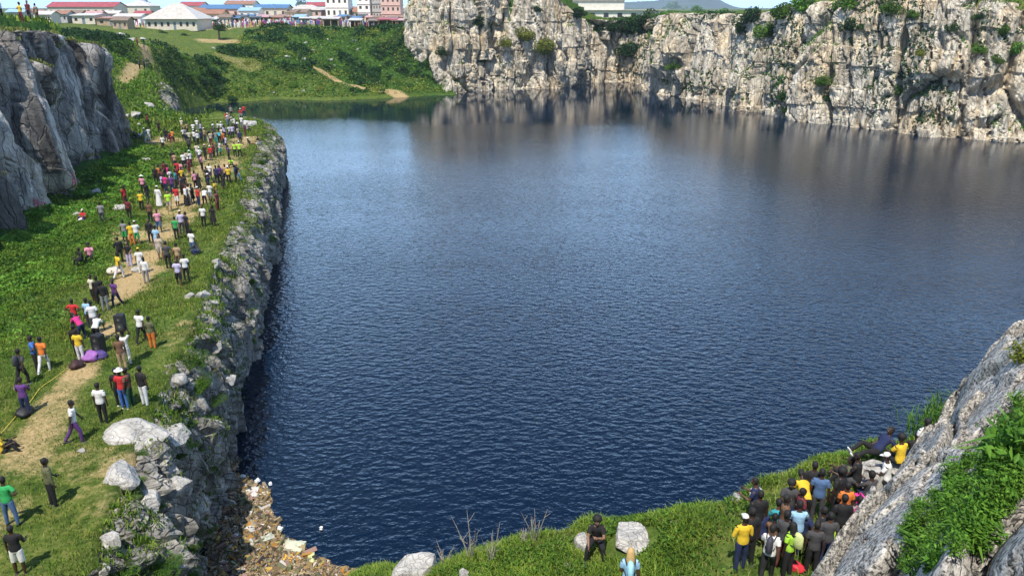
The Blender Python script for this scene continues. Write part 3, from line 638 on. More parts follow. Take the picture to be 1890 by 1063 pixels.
def shrub(px, py, rpx, col, label=None, group=None, fl=.85, which=None, name='shrub', sink=.3, cat='shrub'):
    global NSH
    h = hit(px, py, which)
    if h is None: return None
    p, n, d = h; s = rpx*d/FPX/math.sqrt(1+((px-945)/FPX)**2+((py-531.5)/FPX)**2)*1.12
    o = add(name, SH[col][NSH % len(SH[col])]); NSH += 1
    nn = Vector((n.x, n.y, 0)); o.location = p + nn*s*.15 - Vector((0,0,s*sink)); o.scale = (s, s, s*fl); o.rotation_euler = (rs.uniform(-.1,.1), rs.uniform(-.1,.1), rs.uniform(0,6.28))
    tag(o, label, cat, group); add('stem', STEM[NSH % 2], o); return o
CS = [(880,40,24,'dark','dark bush high on the pale headland, left of its yellow patch'),(815,95,13,'dark','small dark bush low on the left flank of the pale headland'),
 (968,66,22,'yellow','yellow green creeper, upper left clump of the patch on the headland'),(1000,88,24,'yellow','yellow green creeper, lower right clump of the patch on the headland'),(935,78,15,'yellow','thin yellow green creeper, leftmost clump of the patch on the headland'),
 (1062,26,18,'dark','dark bush in the cleft at the right top of the pale headland'),(992,18,9,'dark','tiny dark bush near the top centre of the pale headland'),
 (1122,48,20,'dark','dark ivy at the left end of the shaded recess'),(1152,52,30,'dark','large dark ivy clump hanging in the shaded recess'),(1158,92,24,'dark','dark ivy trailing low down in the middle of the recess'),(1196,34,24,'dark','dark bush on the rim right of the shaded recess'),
 (1243,17,20,'mid','green bush on the grassy mound above the far wall'),(1290,22,15,'bright','bright green tuft right of the grassy mound on the far wall'),(1335,24,12,'bright','small bright tuft on the rim below the blue mountain'),
 (1392,32,28,'dark','dark bush on the rim just right of the blue mountain'),(1370,54,16,'dark','dark bush below the rim under the mountain slope'),(1424,52,26,'mid','green bush spilling over the rim, third right of the mountain'),(1448,22,24,'mid','green bush on the rim left of the bright green cap'),
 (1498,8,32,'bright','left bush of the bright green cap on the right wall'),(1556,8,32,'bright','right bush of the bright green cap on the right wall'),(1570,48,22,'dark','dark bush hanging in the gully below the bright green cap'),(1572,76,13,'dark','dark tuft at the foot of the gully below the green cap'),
 (1245,122,13,'mid','round green bush halfway up the left part of the right wall'),(1446,178,17,'dark','dark bush just above the water, left of two'),(1512,150,17,'mid','green bush on a low ledge above the dark waterline cleft'),(1530,180,15,'dark','dark bush just above the water, right of two'),(1448,204,11,'dark','dark tuft touching the water under the low dark bush'),
 (1665,168,15,'mid','lone green tuft in the middle of the sunlit right wall'),(1645,14,20,'mid','green bush near the top of the wall, left of the pale ledges'),(1685,28,14,'mid','small green bush right beside the wall top bush'),(1745,52,15,'dark','dark green bush above the pale ledge on the right wall'),
 (1812,30,13,'dark','dark bush beside the square overhang at upper right'),(1868,92,22,'bright','bright bush at the right edge, largest on the wall there'),(1842,112,15,'mid','green bush just left of the bright edge bush'),(1808,90,14,'bright','bright flat tuft under the square overhang'),(1700,98,11,'yellow','dull yellow tuft in the upper middle of the right wall'),(1855,58,14,'mid','green bush right of the square overhang')]
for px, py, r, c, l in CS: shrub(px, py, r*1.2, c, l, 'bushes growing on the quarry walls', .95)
for px, py, r, c, l in [(742,128,22,'dark','big dark bush at the left foot of the pale headland'),(768,138,18,'dark','dark bush tucked under the overhanging headland foot'),(716,120,17,'dark','dark bush left of the one at the headland foot'),(700,88,18,'dark','dark bush on the upper bank beside the headland'),
  (492,78,17,'dark','rounded dark bush at the left end of the shrubby far bank'),(465,72,12,'dark','dark bush behind the rounded one on the far bank'),(540,82,12,'dark','dark bush in the middle of the upper far bank'),(655,66,12,'dark','dark bush at the top of the far bank below the stalls'),(620,92,11,'mid','green bush halfway up the far bank'),
  (402,168,24,'dark','largest dark bush overhanging the narrow inlet'),(428,182,14,'dark','dark bush at the water end of the inlet'),(370,150,20,'dark','dark bush left of the largest inlet bush'),(345,135,17,'mid','green bush above the rocky outcrop'),(318,118,14,'mid','green bush beside the dirt path junction'),(385,132,18,'dark','dark bush behind the largest inlet bush'),
  (208,92,10,'dark','small dark bush on the bright slope behind the tall cliff'),(228,100,7,'dark','tiny dark bush right beside the one on the bright slope'),(465,140,15,'mid','green bush on the low spit left of its middle'),(505,150,15,'mid','green bush in the middle of the low spit'),(545,158,14,'mid','green bush right of the middle of the low spit'),(440,165,12,'bright','light green bush at the spit waterline'),(590,165,11,'yellow','yellowish bush above the spit waterline'),
  (455,118,12,'yellow','brownish yellow bush on top of the low spit'),(425,118,11,'yellow','brownish yellow bush left along the spit top'),(300,60,10,'dark','dark low bush in front of the pale roofed house'),(340,66,10,'dark','dark low bush right of the pale roofed house front')]:
    shrub(px, py, r, c, l, 'bushes on the far bank and hill', .8)
for px, py, r, c, l in [(342,660,36,'near','bright leafy bush on the rim above the first rock buttress'),(368,705,32,'near','leafy bush hanging down the rim crevice'),(395,735,20,'near','leafy bush in the dark crevice below the rim'),(462,520,16,'mid','green bush clinging to the lower quarry wall'),(262,835,13,'near','green bush sitting on the pale rock outcrop'),(330,840,14,'near','green bush between the outcrop and the drop'),
  (350,780,12,'near','small leafy bush at the rim right of the outcrop'),(205,930,10,'near','small bush left of the outcrop foot'),(295,930,11,'near','small bush at the right foot of the outcrop'),(255,1000,24,'near','wide leafy bush at the lower rim, left one'),(305,1035,30,'near','wide leafy bush at the lower rim, middle one'),(350,1010,20,'near','leafy bush over the drop beside the litter'),(230,1050,26,'near','leafy bush at the bottom edge beside pale rock'),(350,1060,24,'near','leafy bush at the bottom edge over the drop'),(480,300,15,'mid','olive bush on the rim near the far point'),(470,340,13,'mid','olive bush on the rim halfway to the point'),(440,380,11,'mid','small olive bush on the rim above the curve')]:
    shrub(px, py, r, c, l, 'bushes along the quarry rim', .8)
# tree beside the far field, with trunk
def small_tree(px, py, hpx, rpx, col, label):
    p, n, d = hit(px, py); k = d/FPX; H = hpx*k; R = rpx*k
    t = empty('tree', p); tag(t, label, 'tree')
    m = MB().tube([(0,0,-.3),(.1,0,H*.4),(0,.1,H*.7)], [R*.12,R*.09,R*.05], 7)
    for a in range(5): m.tube([(.05,.05,H*.35+a*.05*H),(math.cos(a*1.3)*R*.5,math.sin(a*1.3)*R*.5,H*.75)], [R*.05,R*.02], 5)
    add('trunk', m.mesh('trunk', M['twig']), t)
    c = add('crown', SH[col][1], t, (0,0,H-R*1.1)); c.scale = (R,R,R*1.1)
small_tree(405, 74, 32, 15, 'dark', 'dark round tree standing beside the dirt field left of the bank')
small_tree(268, 24, 22, 13, 'dark', 'dark tree standing left behind the pale roofed house')
small_tree(505, 30, 20, 13, 'mid', 'green tree among the stalls behind the far bank')
small_tree(555, 18, 20, 16, 'mid', 'green tree rising between the stalls and the tower block')

# ================================================================ BOULDERS
def boulder_mesh(seed, mat, sub=4):
    bm = bmesh.new(); bmesh.ops.create_icosphere(bm, subdivisions=sub, radius=1); me = bpy.data.meshes.new('boulder'); bm.to_mesh(me); bm.free()
    V = np.empty(len(me.vertices)*3, np.float32); me.vertices.foreach_get('co', V); V = V.reshape(-1,3).astype(float)
    rr = np.random.default_rng(seed)
    for _ in range(13):                      # chop flat faces
        n = rnd_unit(rr, 1)[0]; d = V@n; lim = rr.uniform(.5,.82); V = V - np.clip(d-lim, 0, None)[:,None]*n[None]
    V += V/np.linalg.norm(V,axis=1)[:,None]*(fbm(V*1.8,4,seed,.6)*.10)[:,None]
    V /= np.abs(V).max(0)[None]
    me.vertices.foreach_set('co', V.astype(np.float32).ravel()); me.materials.append(mat); me.update(); return me
BO = [boulder_mesh(i, M['boulder']) for i in range(5)]; BOE = [boulder_mesh(20+i, M['boulder'], 5) for i in range(3)]; NB = 0
def boulder(px, py, rpx, label, group=None, sc=(1,.8,.6), ms=BO, sink=.0, rz=None, which=None, name='boulder', cat='boulder'):
    global NB
    h = hit(px, py, which)
    if h is None: return
    p, n, d = h; s = rpx*d/FPX; NB += 1
    o = add(name, ms[NB % len(ms)], None, p-Vector((0,0,s*sc[2]*sink))); o.scale = (s*sc[0], s*sc[1], s*sc[2]); o.rotation_euler = (rs.uniform(-.2,.2), rs.uniform(-.2,.2), rs.uniform(0,6.28) if rz is None else rz)
    return tag(o, label, cat, group)
for a in [(176,358,13,'pale boulder at the foot of the dark cleft'),(224,386,14,'pale boulder beside the person in red on the grass'),(140,398,8,'small pale stone left of the seated person in red'),(268,296,10,'flat pale stone near the cliff end'),(244,300,9,'low pale stone tight against the cliff end'),
  (398,487,14,'white boulder in the grass halfway along the rim'),(372,546,15,'pale boulder left of the rim above the buttress'),(348,548,11,'pale boulder leftmost of the row above the buttress'),(392,560,10,'pale boulder right in the row above the buttress'),(425,590,13,'white boulder perched on the buttress top'),(400,640,15,'pale boulder on the buttress shoulder'),
  (385,612,11,'smaller pale boulder above the buttress shoulder'),(330,700,20,'broad pale rock in the grass below the leafy bush'),(420,700,20,'pale slab on the face below the buttress'),(150,832,9,'small pale stone beside the walker in white'),(205,1003,24,'pale jagged rock in the grass, upper of two at the bottom'),(192,1052,15,'pale rock in the grass, lower of two at the bottom'),
  (250,500,12,'flat tan stone in the middle of the path'),(462,232,17,'large grey rock at the far point among the crowd'),(250,212,13,'large pinkish boulder at the hill foot'),(272,196,11,'pale boulder left of the rocky outcrop'),(234,214,6,'small pale stone left of the pinkish boulder'),(320,868,12,'grey rock at the outcrop edge beside the drop'),(345,905,13,'grey rock hanging over the drop')]:
    boulder(*a, group='boulders on the quarry plateau', ms=BO)
for a in [(250,800,52,'big pale granite outcrop, upper dome'),(225,872,42,'pale granite outcrop, left arm'),(262,925,38,'pale granite outcrop, lower tongue'),(325,895,36,'grey granite outcrop, right block by the drop'),(325,800,34,'pale granite outcrop, right shoulder')]:
    boulder(*a, group='granite outcrop on the near rim', sc=(1,.8,.6), ms=BOE, sink=.25, name='outcrop', cat='outcrop')
for px, py, r in [(530,106,9),(565,80,5),(577,94,6),(606,74,5),(611,111,6),(590,83,4),(653,76,6),(660,92,5),(695,102,4),(640,160,6),(630,157,5),(560,110,6),(512,64,4),(526,72,4),(668,132,4),(655,138,5),(395,90,5),(386,112,4),(505,172,4),(560,168,4),(470,68,4),(618,122,4),(548,97,4)]:
    boulder(px, py, r*.8, 'small pale rock lying among the shrubs of the far bank', 'pale rocks on the far bank')
for px, py, r in [(226,66,8),(243,74,8),(264,73,8),(206,132,5),(300,205,7),(258,230,5),(216,64,5)]:
    boulder(px, py, r*.9, 'pale rock on the grassy hill behind the tall cliff', 'pale rocks on the grassy hill')
for a in [(1166,1000,46,'large flat topped white boulder beside the seated woman',(1,.8,.42)),(775,1070,50,'large pointed white boulder at the bottom edge',(1,.8,.62)),(858,1066,14,'small white rock right of the pointed boulder',(1,.9,.9)),(1078,1006,20,'pale rock the seated woman sits on',(1,.8,.75)),(1362,922,12,'white rock at the shelf edge, left of two',(1,.9,1)),(1396,912,15,'white rock at the shelf edge, right of two',(1,.9,1)),
   (1243,966,9,'small pale rock left of the shelf bend',(1,.8,.6)),(1264,958,9,'small pale rock right of the shelf bend',(1,.8,.6)),(1052,1044,11,'flat pale stone in the shelf grass',(1,.6,.35)),(1600,885,42,'grey boulder that the reclining person rests on',(1,.75,.8)),(1725,795,10,'small grey rock in the reeds beside the granite slope',(1,.8,.7)),(1655,872,26,'grey slab right of the reclining person',(1,.7,.7))]:
    boulder(*a[:4], group='rocks on the grassy shelf', sc=a[4], which=[SHELF], sink=-.25)

# foreground blades and shrubs in the granite crevice
def on_gran(px, py):
    h = hit(px, py, [GRAN]); return h[0] if h else None
def long_leaf_plant(p, s, seed, mat, n=9):
    r = np.random.default_rng(seed); P = np.tile(np.array(p), (n,1))+r.normal(size=(n,3))*.05*s; P[:,2] -= .03
    h = r.uniform(.4,.85,n)*s; parts = [blades(r, P, h, r.uniform(.05,.10,n)*s, .9, .6)]
    L = np.array(p)+rnd_unit(r, n*20)*np.array([.45,.45,.4])*s*r.random((n*20,1))**.5+np.array([0,0,.32*s]); parts.append(leaf_quads(r, L, r.uniform(.05,.11,len(L))*s, .5, .38))
    return mesh_np('leafy_plant', *merge(parts), [mat])
pl = []
for i in range(420):
    px = rs.uniform(1665,1895); py = rs.uniform(740,1060)
    lo = 1060-(px-1715)*.85; hi = 930-(px-1700)*.95
    if not (hi < py < lo): continue
    pl.append((px, py))
for i, (px, py) in enumerate(pl):
    p = on_gran(px, py)
    if p is None: continue
    d = (p-Vector((0,0,CAMZ))).length; s = rs.uniform(.14,.27)*(d/7)**.5
    o = add('leafy_plant', long_leaf_plant((0,0,0), s, i, M['leaf_bright' if rs.random() < .55 else 'leaf_mid']), None, p)
    tag(o, 'long leaved green plant rooted in the crevice of the foreground granite', 'plant', 'plants filling the granite crevice')
for px, py, s, l in [(1700,1030,.45,'leafy plant alone at the lower left of the crevice'),(1685,1000,.35,'small leafy plant by the dark slot in the granite'),(1875,745,.3,'small green tuft on the upper granite'),(1885,668,.5,'yellow green bush high on the granite at the right edge'),(1868,860,.5,'leafy plant at the right end of the crevice'),(1842,625,.22,'tiny tuft on the upper granite outline'),(1800,1010,.3,'small plant above the lower right granite block'),(1762,760,.0,'')]:
    p = on_gran(px, py)
    if p is None or not l: continue
    o = add('leafy_plant', long_leaf_plant((0,0,0), s, int(px), M['leaf_yellow' if 'yellow' in l else 'leaf_bright'], 12), None, p); tag(o, l, 'plant', 'plants on the foreground granite')
# bare twigs and reeds at the shelf edge
for i, (px, py, s) in enumerate([(868,1035,1.5),(905,1040,1.2),(820,1050,.9),(985,1000,1.1),(965,1005,.8)]):
    h = hit(px, py, [SHELF]); m = MB(); r = random.Random(i)
    for k in range(7):
        a = r.uniform(0,6.28); l = s*r.uniform(.5,1); q = Vector((math.cos(a)*l*.35, math.sin(a)*l*.35, l)); m.tube([(0,0,-.1), q*.5+Vector((.03,.02,0)), q], [.012,.009,.004], 4)
        m.tube([q*.5, q*.5+Vector((r.uniform(-.3,.3), r.uniform(-.3,.3), .35))*s*.6], [.007,.003], 4); m.tube([q*.75, q*.75+Vector((r.uniform(-.3,.3), r.uniform(-.3,.3), .25))*s*.5], [.006,.003], 4)
    o = add('dry_twigs', m.mesh('dry_twigs', simple('bleached_twig_%d' % i, (.34,.31,.26), .9)), None, h[0]); tag(o, ['tall bare twigs between the pointed boulder and the shelf grass','bare twigs right of the tall ones at the shelf edge','low bare twigs beside the pointed white boulder','bare twigs left of the seated woman','short bare twigs farther left of the seated woman'][i], 'dry plant', 'bare twigs at the shelf edge')
for i, (px, py) in enumerate([(1740,805),(1758,788),(1775,772),(1725,815),(1790,760)]):
    h = hit(px, py, [SHELF])
    if h: o = add('reed_clump', mesh_np('reed_clump', *blades(np.random.default_rng(i), np.array(h[0])[None]*0+np.random.default_rng(i+9).normal(size=(160,3))*np.array([.35,.35,0]), np.random.default_rng(i).uniform(.5,1.1,160), np.full(160,.03), .8), [M['leaf_mid']]), None, h[0]); tag(o, 'clump of dark green reeds behind the granite slope outline', 'reeds', 'reeds by the granite slope')

# ================================================================ FLOATING LITTER
def litter_mat():
    m, t, b = new_mat('litter_bits'); g = t.nodes.new('ShaderNodeNewGeometry')
    r = t.nodes.new('ShaderNodeValToRGB'); r.color_ramp.interpolation = 'CONSTANT'; e = r.color_ramp.elements
    cols = [(.06,.04,.02),(.14,.095,.045),(.23,.165,.09),(.32,.25,.15),(.09,.065,.035),(.38,.33,.25),(.26,.18,.07),(.03,.025,.02),(.20,.15,.085),(.40,.20,.04),(.42,.29,.06),(.18,.125,.065),(.17,.18,.08),(.28,.17,.13),(.25,.20,.13),(.56,.52,.46),(.11,.12,.06),(.28,.22,.11)]
    while len(e) < len(cols): e.new(.5)
    for i, c in enumerate(cols): e[i].position = i/len(cols); e[i].color = (*c, 1)
    t.links.new(g.outputs['Random Per Island'], r.inputs[0]); t.links.new(r.outputs[0], b.inputs['Base Color']); b.inputs['Roughness'].default_value = .75
    return m
RAFT = [B(a, b) for a, b in ((424,842),(440,850),(448,868),(470,885),(492,905),(499,935),(492,962),(512,972),(520,992),(545,1000),(562,1020),(590,1030),(625,1048),(660,1062),(700,1090),(560,1180),(380,1200),(330,1120),(372,1063),(392,985),(405,925),(415,880))]
raft = np.array(RAFT)
def raft_pts(n, edge=.0):
    x = rng.uniform(raft[:,0].min(), raft[:,0].max(), n); y = rng.uniform(raft[:,1].min(), raft[:,1].max(), n)
    d = sdist(x, y, raft) + fbm(N3(x, y)*1.1, 3, 4)*.5; k = d > edge; return x[k], y[k], d[k]
x, y, d = raft_pts(70000); n = len(x); s = rng.uniform(.015,.06,n)*np.where(rng.random(n) < .05, 2.6, 1)
c = np.stack([x, y, .02+.16*np.clip(d,0,1)*rng.random(n)+s*.2], 1)
R1 = rnd_unit(rng, n); R1[:,2] *= .35; R1 /= np.linalg.norm(R1,axis=1)[:,None]; U = np.cross(R1, rnd_unit(rng, n)); U /= np.linalg.norm(U,axis=1)[:,None]; W = np.cross(R1, U)
a, b2, cc = s[:,None]*rng.uniform(.8,1.8,(n,1)), s[:,None]*rng.uniform(.4,1,(n,1)), s[:,None]*rng.uniform(.15,.5,(n,1))
V = np.stack([c+R1*a*i+U*b2*j+W*cc*k for i in (-1,1) for j in (-1,1) for k in (-1,1)], 1).reshape(-1,3)
bi = np.arange(n)[:,None,None]*8; F = (bi+np.array([(0,1,3,2),(4,6,7,5),(0,4,5,1),(2,3,7,6),(0,2,6,4),(1,5,7,3)])[None]).reshape(-1,4)
stuff('floating_litter', (V, F), [litter_mat()])
gx, gy = np.meshgrid(np.linspace(raft[:,0].min()-.5, raft[:,0].max()+.5, 120), np.linspace(raft[:,1].min()-.5, raft[:,1].max()+.5, 120), indexing='ij'); x, y = gx.ravel(), gy.ravel()
dz = sdist(x, y, raft) + fbm(N3(x, y)*1.1, 3, 4)*.5
me = mesh_np('litter_mat', np.stack([x, y, np.clip(dz*.2, -.3, .05)+fbm(N3(x,y)*3,3,2)*.02], 1), grid_faces(120,120), [simple('brown_scum', (.22,.15,.08), .9, .5, 6, bump=.5)], True); tag(add('scum_layer', me), kind='stuff')
def sheet(px, py, L, W, col, label, name='plastic_sheet', cat='litter', thick=.05, bulge=.1):
    p = PZ(px, py, .1); r = np.random.default_rng(int(px*7+py)); u, v = np.meshgrid(np.linspace(-1,1,14), np.linspace(-1,1,12), indexing='ij'); u, v = u.ravel(), v.ravel()
    e = np.clip(1-np.maximum(abs(u), abs(v)), 0, 1); n = fbm(np.stack([u*1.6,v*1.6,u*0+px], 1), 3, int(px)); bulge = min(bulge, .16*W); z = thick*.6+bulge*sstep(0,.6,e)*(1+n)+n*.05
    a = r.uniform(0, 3.14); x = u*L/2*(1+.2*n); y = v*W/2*(1+.25*n); V = np.stack([x*math.cos(a)-y*math.sin(a), x*math.sin(a)+y*math.cos(a), z], 1); Vb = V.copy(); Vb[:,2] = -.05
    F1 = grid_faces(14,12); V = np.concatenate([V, Vb]); F = np.concatenate([F1, F1[:,::-1]+168]); 
    rim = [i*12 for i in range(14)]+[13*12+j for j in range(1,12)]+[i*12+11 for i in range(12,-1,-1)]+[j for j in range(10,0,-1)]
    F = np.concatenate([F, np.array([(rim[i], rim[(i+1)%len(rim)], rim[(i+1)%len(rim)]+168, rim[i]+168) for i in range(len(rim))])])
    o = add(name, mesh_np(name, V, F, [simple('litter_%d' % int(px+py), col, .5, .12, 4)], True), None, p); tag(o, label, cat, 'larger pieces of floating litter')
for a in [(470,908,.85,.32,(.58,.54,.50),'long white board floating near the tip of the litter'),(541,1008,.9,.7,(.52,.54,.40),'pale green sheet at the outer edge of the litter'),(531,1030,.45,.4,(.80,.42,.05),'orange bag below the pale green sheet'),(432,1014,.3,.5,(.70,.36,.04),'narrow orange rag in the middle of the litter'),(460,975,.42,.4,(.52,.52,.46),'round pale bag, largest in the middle of the litter'),(434,976,.3,.35,(.70,.66,.42),'cream bag left of the round pale bag'),
   (436,990,.4,.3,(.58,.55,.5),'white bag below the cream bag'),(478,972,.4,.2,(.74,.66,.66),'pinkish scrap right of the round pale bag'),(448,998,.9,.22,(.5,.46,.42),'long white strip across the litter'),(494,992,.5,.4,(.40,.42,.34),'grey green bag near the outer litter edge'),(576,1030,.6,.3,(.50,.54,.25),'yellow green clump at the right tail of the litter'),(515,975,.3,.22,(.72,.74,.66),'pale tub at the notch of the litter edge'),
   (475,886,.25,.2,(.8,.8,.8),'white scrap drifting just off the litter tip'),(499,892,.14,.14,(.85,.85,.85),'tiny white cup drifting in the open water'),(448,879,.25,.2,(.75,.78,.70),'white carton on the litter near its tip'),(593,974,.12,.12,(.8,.8,.8),'tiny white speck of foam farther out on the lake')]: sheet(*a)

# ================================================================ THE TOWN BEHIND THE QUARRY
def bmat(name, col, vary=.12, rough=.85, sc=1.2, metal=0, bump=.1): return simple(name, col, rough, vary, sc, metal, bump)
W_ = {'cream': bmat('cream_wall', (.62,.55,.44)), 'white': bmat('white_wall', (.78,.76,.72)), 'pink': bmat('pink_wall', (.62,.42,.36)), 'mud': bmat('mud_block_wall', (.42,.31,.20), .3), 'grey': bmat('grey_block_wall', (.42,.41,.39), .2), 'tan': bmat('tan_wall', (.60,.48,.32))}
def roof_mat(name, col, metal=.1, rough=.45):
    m, t, b = new_mat(name); tc = t.nodes.new('ShaderNodeTexCoord').outputs['Object']; n = noise_n(t, .9, 6, .65, tc)
    wv = nd(t, 'ShaderNodeTexWave', Scale=1.6, Distortion=.3); t.links.new(tc, wv.inputs['Vector'])
    c = ramp(t, n, [(.3, tuple(x*.7 for x in col)), (.6, col), (.8, tuple(min(1,x*1.15) for x in col))]); t.links.new(c, b.inputs['Base Color'])
    b.inputs['Roughness'].default_value = rough; b.inputs['Metallic'].default_value = metal
    bp = nd(t, 'ShaderNodeBump', Strength=.4, Distance=.05); t.links.new(wv.outputs['Fac'], bp.inputs['Height']); t.links.new(bp.outputs[0], b.inputs['Normal']); return m
R_ = {'zinc': roof_mat('zinc_roof', (.66,.63,.58)), 'red': roof_mat('red_roof', (.44,.09,.09)), 'blue': roof_mat('blue_roof', (.10,.22,.40)), 'rust': roof_mat('rusty_roof', (.40,.20,.12)), 'pale': roof_mat('pale_roof', (.62,.57,.50)), 'sky': roof_mat('pale_blue_roof', (.36,.56,.70)), 'brown': roof_mat('brown_roof', (.28,.20,.14)), 'pinkr': roof_mat('faded_pink_roof', (.62,.36,.34)), 'dark': roof_mat('dark_roof', (.08,.09,.10))}
M['glass'] = simple('dark_window_glass', (.03,.04,.05), .15, .1); M['frame'] = simple('window_frame', (.25,.2,.16), .7, .1); M['door'] = simple('weathered_door', (.16,.22,.26), .7, .2)
M['concrete'] = simple('raw_concrete', (.45,.43,.40), .9, .15, 1)
def building(name, px, py, d, wpx, wall_h, roof_h, depth, wall, roof, label, cat='house', kind='gable', nwin=4, storeys=1, rz=0.0, door=True, group='houses and stalls of the town', opening=False, eave=.5):
    """px, py: foot of the front wall at distance d; wpx: width in photograph pixels"""
    p = PD(px, py, d); L = wpx*d/FPX*.985; x0, y0 = p.x, p.y
    z0 = float(height(np.array([x0]), np.array([y0]))[0]) if y0 < 600 else 17.5
    t = empty(name, (x0, y0, z0-.15), rz); tag(t, label, cat, group); Hh = wall_h*storeys; th = .25; D = depth
    ww = MB(); wins = []; n = nwin
    for st in range(storeys):
        b0 = st*wall_h; sill = b0+wall_h*.36; top = b0+wall_h*.74; wwid = min(1.1, L/n*.4)
        xs = [(-L/2)+(i+.5)*L/n for i in range(n)]
        if opening:
            for i in range(n+1): ww.box((-L/2+i*L/n*.999+(.1 if i == 0 else -.1 if i == n else 0), th/2, b0+wall_h/2), (.22, th, wall_h))
            ww.box((0, D-.15, b0+wall_h/2), (L-.01, .2, wall_h)); ww.box((0, th/2, b0+wall_h-.13), (L-.02, th+.01, .2)); continue
        dj = n//2 if (door and st == 0) else -1; cur = -L/2
        for i, x in enumerate(xs):
            a, b_ = x-wwid/2, x+wwid/2; lo = b0 if i == dj else sill
            ww.box(((cur+a)/2, th/2, b0+wall_h/2), (a-cur, th, wall_h)); ww.box((x, th/2, (top+b0+wall_h)/2), (wwid, th, b0+wall_h-top))
            if i != dj: ww.box((x, th/2, (b0+sill)/2), (wwid, th, sill-b0))
            wins.append((x, lo, top, wwid, i == dj)); cur = b_
        ww.box(((cur+L/2)/2, th/2, b0+wall_h/2), (L/2-cur, th, wall_h))
        ww.box((0, D-th/2, b0+wall_h/2), (L, th, wall_h))
        if st: ww.box((0, D/2, b0-.02), (L+.3, D+.5, .16))
    for sx in (-1, 1): ww.box((sx*(L/2-th/2), D/2, Hh/2), (th, D-2*th-.004, Hh))
    if kind == 'gable' :
        for sx in (-1, 1):
            xa = sx*(L/2-.01); xb = sx*(L/2-th); ww.poly([(xa,0,Hh),(xa,D,Hh),(xa,D/2,Hh+roof_h*.92),(xb,0,Hh),(xb,D,Hh),(xb,D/2,Hh+roof_h*.92)], [(0,1,2),(3,5,4),(0,3,4,1),(1,4,5,2),(2,5,3,0)])
    add('wall', ww.mesh('wall', W_[wall]), t)
    e = eave; tt = .08; rf = MB()
    if kind == 'hip':
        c = [(-L/2-e,-e,Hh),(L/2+e,-e,Hh),(L/2+e,D+e,Hh),(-L/2-e,D+e,Hh)]; rl = max(.3, (L-D)/2) if L > D else .3
        top = [(-rl,D/2,Hh+roof_h),(rl,D/2,Hh+roof_h)]; rf.poly(c+top+[(a,b,z-tt) for a,b,z in c], [(0,1,5,4),(1,2,5),(2,3,4,5),(3,0,4),(0,6,7,1),(1,7,8,2),(2,8,9,3),(3,9,6,0),(9,8,7,6)])
    elif kind == 'gable':
        s_ = roof_h/(D/2+e)
        a = [(-L/2-e,-e,Hh-.05),(L/2+e,-e,Hh-.05),(L/2+e,D/2,Hh+roof_h),(-L/2-e,D/2,Hh+roof_h),(L/2+e,D+e,Hh-.05),(-L/2-e,D+e,Hh-.05)]
        rf.poly(a+[(x,y,z+tt) for x,y,z in a], [(0,1,2,3)[::-1],(3,2,4,5)[::-1],(6,7,8,9),(9,8,10,11),(0,1,7,6),(4,5,11,10),(1,2,8,7),(2,4,10,8),(0,3,9,6),(3,5,11,9)])
    else:
        a = [(-L/2-e,-e,Hh+.02),(L/2+e,-e,Hh+.02),(L/2+e,D+e,Hh+.02+roof_h),(-L/2-e,D+e,Hh+.02+roof_h)]
        rf.poly(a+[(x,y,z+tt*2) for x,y,z in a], [(3,2,1,0),(4,5,6,7),(0,1,5,4),(1,2,6,5),(2,3,7,6),(3,0,4,7)])
    add('roof', rf.mesh('roof', R_[roof]), t)
    for x, lo, hi, wd_, isd in wins:
        m = MB(); 
        if isd: add('door', m.box((x, th*.6, (lo+hi)/2+.03), (wd_-.06, .06, hi-lo-.04)).mesh('door', M['door']), t); continue
        for sx in (-1, 1): m.box((x+sx*(wd_/2-.03), th*.5, (lo+hi)/2), (.06, .12, hi-lo))
        for z in (lo+.03, hi-.03): m.box((x, th*.5, z), (wd_-.12, .12, .06))
        m.box((x, th*.5, (lo+hi)/2), (.05, .1, hi-lo-.13)); f = add('window', m.mesh('window', M['frame']), t)
        add('pane', MB().box((x, th*.7, (lo+hi)/2), (wd_-.13, .02, hi-lo-.13)).mesh('pane', M['glass']), f)
    return t
building('house', 317, 50, 258, 90, 3.6, 4.6, 13, 'cream', 'pale', 'cream house under a tall pale pyramid roof, alone on the bare ground', kind='hip', nwin=8, eave=.9)
building('long_hall', 150, 24, 350, 118, 4.6, 2.0, 12, 'cream', 'red', 'long hall under a bright red roof at the top left', kind='gable', nwin=9, cat='building')
building('shed', 155, 42, 262, 40, 2.6, .5, 5, 'cream', 'zinc', 'low cream shed in front of the red roofed hall', kind='flat', nwin=3)
building('shed', 197, 42, 262, 36, 2.3, .5, 5, 'mud', 'rust', 'brown mud hut between the sheds and the pale roofed house', kind='flat', nwin=2)
building('shed', 235, 36, 285, 46, 2.8, .9, 7, 'white', 'zinc', 'white walled shed left of the pale roofed house', kind='gable', nwin=3)
building('house', 385, 26, 330, 46, 3.0, 1.6, 8, 'tan', 'rust', 'tan house with rusty roof right behind the pale roofed house', kind='gable', nwin=4)
building('market_hall', 405, 20, 350, 70, 4.2, 1.6, 9, 'pink', 'blue', 'pink walled hall with a dark blue roof, left of three blue ones', kind='gable', nwin=5, cat='building')
building('market_hall', 458, 22, 330, 34, 4.0, 1.2, 9, 'white', 'sky', 'hall with a pale blue roof between the blue ones', kind='gable', nwin=3, cat='building')
building('market_hall', 500, 18, 350, 56, 4.6, 1.5, 9, 'cream', 'blue', 'hall with a bright blue roof, middle of the row', kind='gable', nwin=4, cat='building')
building('house', 560, 16, 370, 60, 3.6, 2.2, 10, 'pink', 'pale', 'pink house with a wide pale roof behind the market', kind='hip', nwin=4)
building('house', 622, 18, 350, 40, 4.8, 2.0, 10, 'white', 'pinkr', 'white two storey house with faded pink roof beside the tower block', kind='hip', nwin=4, storeys=2)
